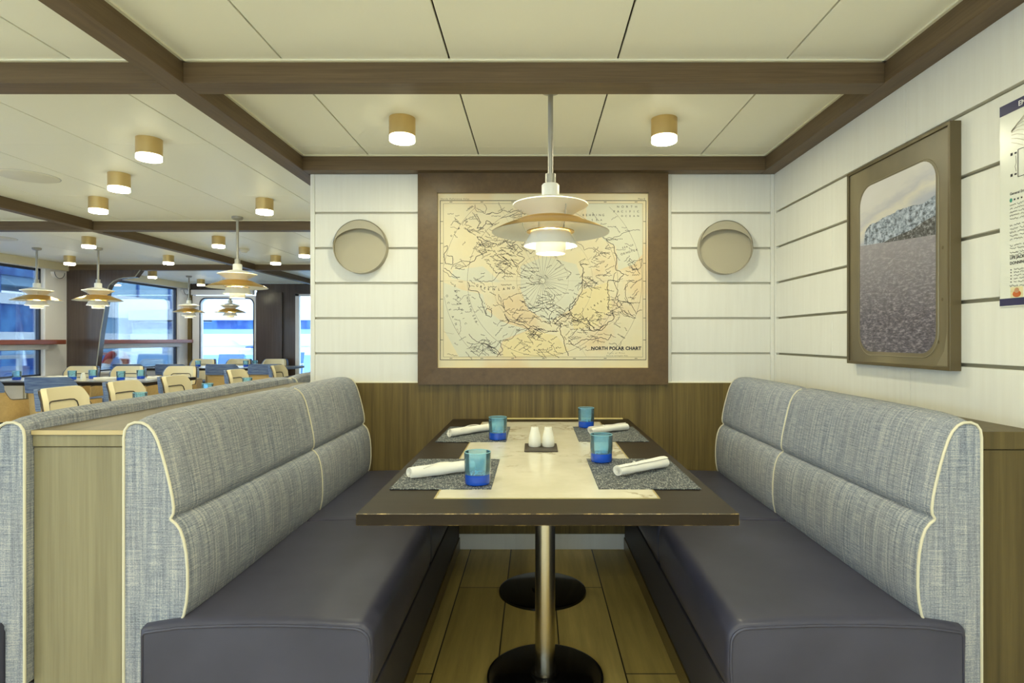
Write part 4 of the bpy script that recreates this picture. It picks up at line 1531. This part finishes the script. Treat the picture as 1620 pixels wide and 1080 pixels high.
def nstroke(mb, pts, wd):
    pts = [Vector(p) for p in pts]
    v, f = [], []
    for i, p in enumerate(pts):
        d = (pts[min(i + 1, len(pts) - 1)] - pts[max(i - 1, 0)]).normalized()
        n = Vector((-d.y, d.x)) * wd / 2
        v += [(XI - 0.0003, p.x + n.x, p.y + n.y), (XI - 0.0003, p.x - n.x, p.y - n.y)]
    for i in range(len(pts) - 1):
        f.append((2 * i, 2 * i + 2, 2 * i + 3, 2 * i + 1))
    mb.add(v, f)


def scribble(z, y0, y1, h=0.0028):
    y = y0
    while y > y1:
        n = rn.randint(3, 9)
        pts = []
        for i in range(n * 2):
            pts.append((y, z + rn.uniform(-h, h)))
            y -= 0.0019
            if y < y1:
                break
        if len(pts) > 1:
            nstroke(mb, pts, 0.0012)
        y -= 0.0035


for z in (1.583, 1.573, 1.563, 1.553, 1.543, 1.525, 1.515, 1.505, 1.495, 1.485, 1.467, 1.459, 1.447, 1.439):
    scribble(z, YT, 1.36)
for z in (1.398, 1.390, 1.381, 1.372, 1.363):
    scribble(z, YT - 0.014, 1.36)
    nstroke(mb, [(YT - 0.002, z), (YT - 0.006, z)], 0.003)
scribble(1.3515, YT, 1.5, 0.0032)
# plan of the deck: two marked doors and the outline of a room
nstroke(mb, [(YT - 0.028, 1.735), (YT - 0.028, 1.658)], 0.0022)
nstroke(mb, [(YT - 0.028, 1.735), (1.36, 1.735)], 0.0018)
nstroke(mb, [(YT - 0.028, 1.658), (1.36, 1.658)], 0.0018)
nstroke(mb, [(YT - 0.002, 1.728), (YT - 0.010, 1.728)], 0.008)
nstroke(mb, [(YT - 0.002, 1.668), (YT - 0.010, 1.668)], 0.008)
nstroke(mb, [(YT - 0.016, 1.728), (YT - 0.024, 1.728)], 0.005)
nstroke(mb, [(YT - 0.016, 1.668), (YT - 0.024, 1.668)], 0.005)
nstroke(mb, [(YT - 0.02, 1.72), (YT - 0.022, 1.70), (YT - 0.018, 1.69), (YT - 0.022, 1.675)], 0.0014)
for k in range(7):
    nstroke(mb, [(YT - 0.014 - 0.012 * k, 1.597), (YT - 0.019 - 0.012 * k, 1.597)], 0.005)
mb.build('notice_text', 'ink', t, fix=False)
mb = MB()
for k in range(9):
    y_ = YT - 0.005
    pts = [(y_ - 0.02 * i, 1.79 + 0.03 * math.sin(0.5 * i + k * 0.3) - 0.006 * k + 0.004 * i) for i in range(14)]
    nstroke(mb, pts, 0.0012)
mb.build('notice_sketch', 'ink_faint', t, fix=False)
MB().add([(XI - 0.0004, YT - 0.004 + 0.005 * math.cos(2 * PI * q / 14), 1.597 + 0.006 * math.sin(2 * PI * q / 14)) for q in range(14)], [tuple(range(14))]).build('green_mark', 'teal_print', t, fix=False)
npoly('portrait_card', 'ochre_print', YT - 0.002, YT - 0.045, 1.318, 1.348 + 0.0)
MB().add([(XI - 0.0004, YT - 0.024 + 0.0145 * math.cos(2 * PI * q / 18), 1.328 + 0.0095 * math.sin(2 * PI * q / 18)) for q in range(18)], [tuple(range(18))]).build('printed_vest', 'orange_print', t, fix=False)
MB().add([(XI - 0.0006, YT - 0.024 + 0.0085 * math.cos(2 * PI * q / 18), 1.338 + 0.0075 * math.sin(2 * PI * q / 18)) for q in range(18)], [tuple(range(18))]).build('printed_face', 'skin_print', t, fix=False)


# ------------------------------------------------------------------ dining tables
def dining_table(label, x0, x1, y0, y1):
    t = thing('dining_table', label, 'table', ((x0 + x1) / 2, (y0 + y1) / 2, 0), 'dining tables')
    MB().box(x0, x1, y0, y1, TZ - 0.035, TZ).build('tabletop', 'table_wood', t, bevel=0.004)
    MB().box(x0 + 0.16, x1 - 0.16, y0 + 0.16, y1 - 0.16, TZ - 0.002, TZ + 0.0012).build('marble_inlay', 'marble', t)
    lx = (x1 - x0) > (y1 - y0)
    for k in (0.22, 0.78):
        c = (x0 + (x1 - x0) * k, (y0 + y1) / 2, 0) if lx else ((x0 + x1) / 2, y0 + (y1 - y0) * k, 0)
        MB().lathe([(0, TZ - 0.036), (0.035, TZ - 0.036), (0.035, 0.014), (0, 0.014)], c, 20).build('post', 'steel', t)
        MB().lathe([(0, 0.014), (0.2, 0.013), (0.205, 0.0), (0, 0.0)], c, 40).build('base_disc', 'black_gloss', t)


dining_table('long dark dining table under two pendants by the ship side window', -6.15, -4.05, 6.08, 6.95)
dining_table('far dark dining table by the glazed door', -6.15, -3.92, 9.0, 9.9)
dining_table('dining table behind the dining side bench, only its glasses showing', -3.02, -2.08, 3.62, 5.5)
dining_table('dining table behind the booth wall beyond the bench row', -3.02, -2.08, 6.6, 8.4)

# chairs
ch = thing('dining_chair', 'dining chair with cream inner back, first of the row beside the bench', 'chair', (0, 0, 0), 'dining chairs')


def plan(u, off=0.0):
    a = u * math.radians(112)
    s_, c_ = math.sin(a), math.cos(a)
    R = 0.245 + off
    return (R * math.copysign(abs(s_) ** 0.68, s_), -R * math.copysign(abs(c_) ** 0.68, c_))


def top_h(u):
    a = abs(u)
    k = min(1, max(0, (a - 0.34) / 0.3))
    return 0.825 - 0.22 * (k * k * (3 - 2 * k)) - 0.03 * max(0, a - 0.64)


def sheet(us, zlo, zhi, o0, o1, mi=0, rows=6):
    """curved slab between offsets o0 (inside) and o1 (outside); zlo/zhi functions of u"""
    mb = MB()
    v, f = [], []
    n = len(us)
    for side in (o0, o1):
        for r in range(rows + 1):
            for u in us:
                x, y = plan(u, side)
                z = zlo(u) + (zhi(u) - zlo(u)) * r / rows
                lean = 0.10 * max(0, z - 0.45)
                v.append((x, y - lean, z))
    B = n * (rows + 1)
    for r in range(rows):
        for i in range(n - 1):
            a = r * n + i
            f.append((a, a + 1, a + n + 1, a + n))
            f.append((B + a, B + a + n, B + a + n + 1, B + a + 1))
    for i in range(n - 1):
        f.append((i, B + i, B + i + 1, i + 1))
        a = rows * n + i
        f.append((a, a + 1, B + a + 1, B + a))
    for r in range(rows):
        a, b = r * n, r * n + n - 1
        f.append((a, a + n, B + a + n, B + a))
        f.append((b, B + b, B + b + n, b + n))
    return mb.add(v, f, mi, True)


US = [-1 + 2 * k / 40 for k in range(41)]
UM = [-0.5 + 1.0 * k / 24 for k in range(25)]


def rnd_top(u, top, half):
    e = max(0.0, abs(u) - (half - 0.2)) / 0.2
    return top - 0.085 * e * e


sheet(US, lambda u: 0.40, top_h, 0.0, 0.014).build('shell', 'chair_tan', ch, sharp=60)
sheet(UM, lambda u: 0.685, lambda u: rnd_top(u, 0.838, 0.5), 0.014, 0.034).build('outer_pad', 'chair_blue', ch, sharp=60)
sheet(UM, lambda u: 0.47, lambda u: rnd_top(u, 0.838, 0.5), -0.03, 0.0).build('inner_pad', 'chair_cream', ch, sharp=60)
pts = []
for u, z in [(-0.27, 0.63), (-0.27, 0.69), (-0.25, 0.722), (-0.2, 0.738)] + [(q, 0.741) for q in (-0.12, 0, 0.12)] + [(0.2, 0.738), (0.25, 0.722), (0.27, 0.69), (0.27, 0.63)]:
    x, y = plan(u, -0.03)
    pts.append((x, y - 0.10 * (z - 0.45) + 0.001, z))
MB().tube(pts, 0.005, 6).build('slot_seam', 'chair_seam', ch)
for sg in (-1, 1):
    pts = []
    for k in range(14):
        u = sg * (0.36 + 0.64 * k / 13)
        x, y = plan(u, 0.007)
        z = top_h(u) + 0.002
        pts.append((x, y - 0.10 * max(0, z - 0.45), z))
    MB().tube(pts, 0.006, 6).build('edge_piping', 'chair_seam', ch)
mb = MB()
n = 28
pl = [(0.235 * math.copysign(abs(math.cos(2 * PI * k / n)) ** 0.6, math.cos(2 * PI * k / n)), 0.02 + 0.24 * math.copysign(abs(math.sin(2 * PI * k / n)) ** 0.6, math.sin(2 * PI * k / n))) for k in range(n)]
mb.prism(pl, 'z', 0.41, 0.465, 0, True)
mb.build('seat', 'chair_blue', ch, bevel=0.012)
for sx in (-1, 1):
    for sy in (-1, 1):
        MB().tube([(sx * 0.17, sy * 0.17, 0.41), (sx * 0.215, sy * 0.22, 0.0)], [0.016, 0.010], 10).build('leg', 'leg_metal', ch)
# row facing the bench (towards +X): chair's own front is +Y
ch.location = (-3.31, 4.36, 0)
ch.rotation_euler = (0, 0, -PI / 2)
for x, y, rz, lab in ((-3.31, 5.02, -PI / 2, 'dining chair with cream inner back, second of the row facing the bench'),
                      (-3.31, 5.72, -PI / 2, 'dining chair with cream inner back, third of the row facing the bench'),
                      (-3.31, 8.02, -PI / 2, 'far dining chair with cream inner back beside the booth wall edge'),
                      (-3.31, 6.9, -PI / 2, 'dining chair facing the bench row, behind the third cream chair'),
                      (-5.33, 5.79, 0.0, 'dining chair with blue outer back at the frame edge, tucked under window table'),
                      (-4.66, 5.81, 0.06, 'dining chair with blue outer back in front of the long window table'),
                      (-6.02, 7.50, PI, 'cream backed chair behind the window table, under the bulkhead pendant'),
                      (-5.40, 7.50, PI, 'cream backed chair behind the window table, by the bulkhead edge'),
                      (-4.70, 7.50, PI, 'cream backed chair behind the window table, at its aisle end'),
                      (-5.86, 8.62, 0.0, 'blue backed chair before the far table, by the lifebuoy window'),
                      (-5.24, 8.62, 0.0, 'blue backed chair before the far table, in front of the white window post'),
                      (-4.52, 8.62, 0.05, 'blue backed chair before the far table, in front of the glazed door'),
                      (-3.93, 8.68, 0.0, 'blue backed chair before the far table, at its aisle end'),
                      (-6.0, 10.3, PI, 'small cream chair behind the far table, by the door frame'),
                      (-5.35, 10.3, PI, 'small cream chair behind the far table, in front of the glazed door'),
                      (-4.70, 10.3, PI, 'small cream chair behind the far table, against the dark end panel')):
    dup(ch, (x, y, 0), rz, lab)

# things on the dining tables
GD = 'blue tumblers on the dining tables'
ZD = TZ + 0.0014
for x, y, lab in ((-2.6, 3.83, 'blue tumbler rim showing over the bench top, closest to the booth'),
                  (-2.6, 4.62, 'blue tumbler rim showing over the bench top, below the blue backed chair'),
                  (-2.61, 5.28, 'blue tumbler rim showing over the bench top, below the far table'),
                  (-5.93, 6.35, 'blue tumbler on the window table at the picture edge'),
                  (-5.72, 6.42, 'blue tumbler on the window table against the side window'),
                  (-5.13, 6.45, 'blue tumbler on the window table before the dark bulkhead'),
                  (-5.03, 6.62, 'blue tumbler on the window table beside the white shaker'),
                  (-4.52, 6.35, 'blue tumbler on the window table in front of a cream chair'),
                  (-4.47, 6.6, 'blue tumbler on the window table behind another tumbler'),
                  (-5.5, 9.5, 'blue tumbler on the far table by the side window'),
                  (-4.72, 9.5, 'blue tumbler on the far table before the door frame'),
                  (-4.62, 9.6, 'blue tumbler on the far table beside the dark end panel')):
    dup(tum, (x, y, ZD), random.random() * 3, lab, GD)
shk = [o for o in bpy.data.objects if o.name.startswith('condiment_shaker')][0]
dup(shk, (-4.97, 6.4, ZD), 0, 'white shaker on the window table between blue tumblers', 'shakers on the dining tables')
nap = [o for o in bpy.data.objects if o.name == 'rolled_napkin'][0]
for x, y, rz, lab in ((-5.45, 6.5, 0.4, 'white napkin roll on the window table near the window post'),
                      (-4.78, 6.3, 0.3, 'white napkin roll on the window table before the bulkhead edge'),
                      (-4.3, 6.45, 0.2, 'white napkin roll at the aisle end of the window table'),
                      (-5.0, 9.3, 0.3, 'white napkin roll on the far table'),
                      (-4.35, 9.4, 0.0, 'white napkin roll on the far table below the dark end panel')):
    dup(nap, (x, y, ZD), rz, lab, 'napkin rolls on the dining tables')

# ------------------------------------------------------------------ outside the windows
struct('exterior_deck', MB().box(-8.4, XL - T, -4, 24, -0.2, -0.05).box(XL - T, 6, YE + 0.1, 24, -0.2, -0.05), 'out_pale')
struct('exterior_water', MB().box(-80, -8.4, -60, 90, -6.2, -6), 'out_mid')
t = thing('deck_railing', 'white deck railing outside the ship side windows', 'railing', (-7.1, 7, -0.05))
MB().box(-7.14, -7.08, 0, 14.5, 0.93, 0.98).build('top_rail', 'out_white', t)
MB().box(-7.12, -7.10, 0, 14.5, 0.5, 0.53).build('lower_rail', 'out_white', t)
for k in range(8):
    MB().box(-7.13, -7.09, 2 * k, 2 * k + 0.05, -0.05, 0.93).build('rail_post', 'out_white', t)
t = thing('lifebuoy', 'red and white lifebuoy hanging on the deck railing outside the window', 'lifebuoy', (-7.005, 9.75, 0.7))
for q in range(4):
    for (a0, a1, m_) in ((20, 70, 'buoy_red'), (70.5, 109.5, 'out_white')):
        pts = []
        for k in range(9):
            a = math.radians(90 * q + a0 + (a1 - a0) * k / 8)
            pts.append((-7.005, 9.75 + 0.26 * math.cos(a), 0.70 + 0.26 * math.sin(a)))
        MB().tube(pts, 0.062, 12).build('buoy_segment', m_, t)
# a long terminal building across the water: bands of cladding and windows
t = thing('harbour_building', 'long pale building with dark window bands across the quay', 'building', (-15, 15, -6))
MB().box(-17, -15, 8, 34, -6, 0.3).build('lower_storey', 'out_mid', t)
MB().box(-17, -14.95, 8, 34, 0.3, 0.75).build('window_band', 'out_dark', t)
MB().box(-17, -14.9, 8, 34, 1.0, 1.40).build('white_band', 'out_white', t)
MB().box(-17, -15.0, 8, 34, 0.75, 1.0).build('plinth_band', 'out_pale', t)
MB().box(-17, -15.0, 8, 18.9, 1.40, 2.2).build('window_band', 'out_dark', t)
MB().box(-17, -15.0, 18.9, 34, 1.40, 1.95).build('cladding_band', 'out_pale', t)
MB().box(-17, -14.9, 8, 19.2, 2.2, 2.5).build('white_band', 'out_white', t)
MB().box(-17, -14.8, 19.6, 23.6, 1.95, 2.75).build('white_block', 'out_white', t)
MB().box(-17, -15.0, 23.6, 34, 1.95, 2.75).build('glass_band', 'out_mid', t)
MB().box(-17, -15.0, 8, 34, 2.75, 3.5).build('upper_storey', 'out_pale', t)
for k in range(14):
    y = 8.6 + 1.9 * k
    MB().box(-15.0, -14.93, y, y + 0.08, 0.3, 3.5).build('pilaster', 'out_mid', t)
for k in range(9):
    y = 9.0 + 1.3 * k
    if k % 2:
        MB().box(-15.0, -14.97, y, y + 0.7, 1.5, 2.1).build('pale_blind', 'out_pale', t)
MB().box(-17, -14.7, 8, 18.0, 3.0, 3.35).build('roof_duct', 'out_dark', t)
for k in range(6):
    MB().box(-8.2, -8.0, 10 + 1.1 * k, 10.6 + 1.1 * k, -0.05, 0.5 + 0.12 * (k % 3)).build('quay_crate', 'out_dark' if k % 2 else 'out_pale', t)
# ship superstructure ahead of the glazed door
t = thing('white_ship', 'white ship superstructure with a dark window band beyond the glazed door', 'ship', (-9, 21, -6))
MB().box(-14.6, -2, 21, 23, 0.95, 1.38).build('hull_side', 'out_white', t)
MB().box(-14.6, -2, 21, 23, -6, 0.62).build('hull_lower', 'out_pale', t)
MB().box(-14.6, -2, 21.05, 23, 0.62, 0.95).build('recess', 'out_white', t)
MB().box(-14.6, -2, 21.1, 23, 1.38, 1.56).build('pale_band', 'out_pale', t)
MB().box(-11.7, -2, 21.08, 23, 1.56, 1.88).build('window_band', 'out_dark', t)
MB().box(-14.6, -11.7, 21.08, 23, 1.56, 1.80).build('pale_band', 'out_mid', t)
MB().prism([(-14.6, 1.88), (-2, 1.88), (-2, 2.15), (-9.6, 2.2), (-10.4, 3.1), (-12.1, 3.2), (-12.4, 2.3), (-14.6, 2.2)], 'y', 20.9, 23).build('upper_deck', 'out_white', t)
MB().prism([(-10.4, 0.98), (-9.0, 0.98), (-9.0, 1.32), (-10.9, 1.32)], 'y', 20.6, 20.95).build('tender_boat', 'out_white', t)
MB().box(-10.3, -9.2, 20.7, 20.9, 0.88, 0.93).build('tender_cradle', 'out_dark', t)
# deck chairs outside
dc = thing('deck_chair', 'grey mesh deck chair outside the glazed door, by its hinge side', 'deck chair', (0, 0, -0.05), 'deck chairs outside the glazed door')
dc.location = (0, 0, 0)
MB().add([(-0.26, 0.2, 0.42), (0.26, 0.2, 0.42), (0.27, 0.36, 0.92), (-0.27, 0.36, 0.92), (-0.26, 0.23, 0.41), (0.26, 0.23, 0.41), (0.27, 0.39, 0.92), (-0.27, 0.39, 0.92)],
         [(0, 1, 2, 3), (7, 6, 5, 4), (0, 4, 5, 1), (1, 5, 6, 2), (2, 6, 7, 3), (3, 7, 4, 0)]).build('backrest', 'deck_chair', dc)
MB().box(-0.26, 0.26, -0.26, 0.24, 0.40, 0.43).build('seat', 'deck_chair', dc)
for sx in (-1, 1):
    MB().tube([(sx * 0.27, -0.26, 0), (sx * 0.27, -0.26, 0.62), (sx * 0.27, 0.28, 0.64), (sx * 0.27, 0.3, 0)], 0.014, 6).build('leg_frame', 'out_white', dc)
dc.location = (-6.55, 12.2, -0.05)
for x, y, lab in ((-5.75, 12.4, 'grey mesh deck chair outside the middle of the glazed door'),
                  (-5.95, 14.0, 'grey mesh deck chair standing further out behind the others'),
                  (-4.4, 12.6, 'grey mesh deck chair outside between door and end window')):
    dup(dc, (x, y, -0.05), random.uniform(-0.3, 0.3), lab)
t = thing('deck_bench', 'slatted bench on the outer deck seen through the end window', 'bench', (-4.4, 14.5, -0.05))
for k in range(4):
    MB().box(-5.6, -3.6, 14.5 + 0.02 * k, 14.53 + 0.02 * k, 0.35 + 0.2 * k, 0.42 + 0.2 * k).build('slat', 'out_dark', t)
for x in (-5.5, -3.7):
    MB().box(x, x + 0.06, 14.5, 14.62, -0.05, 1.0).build('leg', 'out_dark', t)
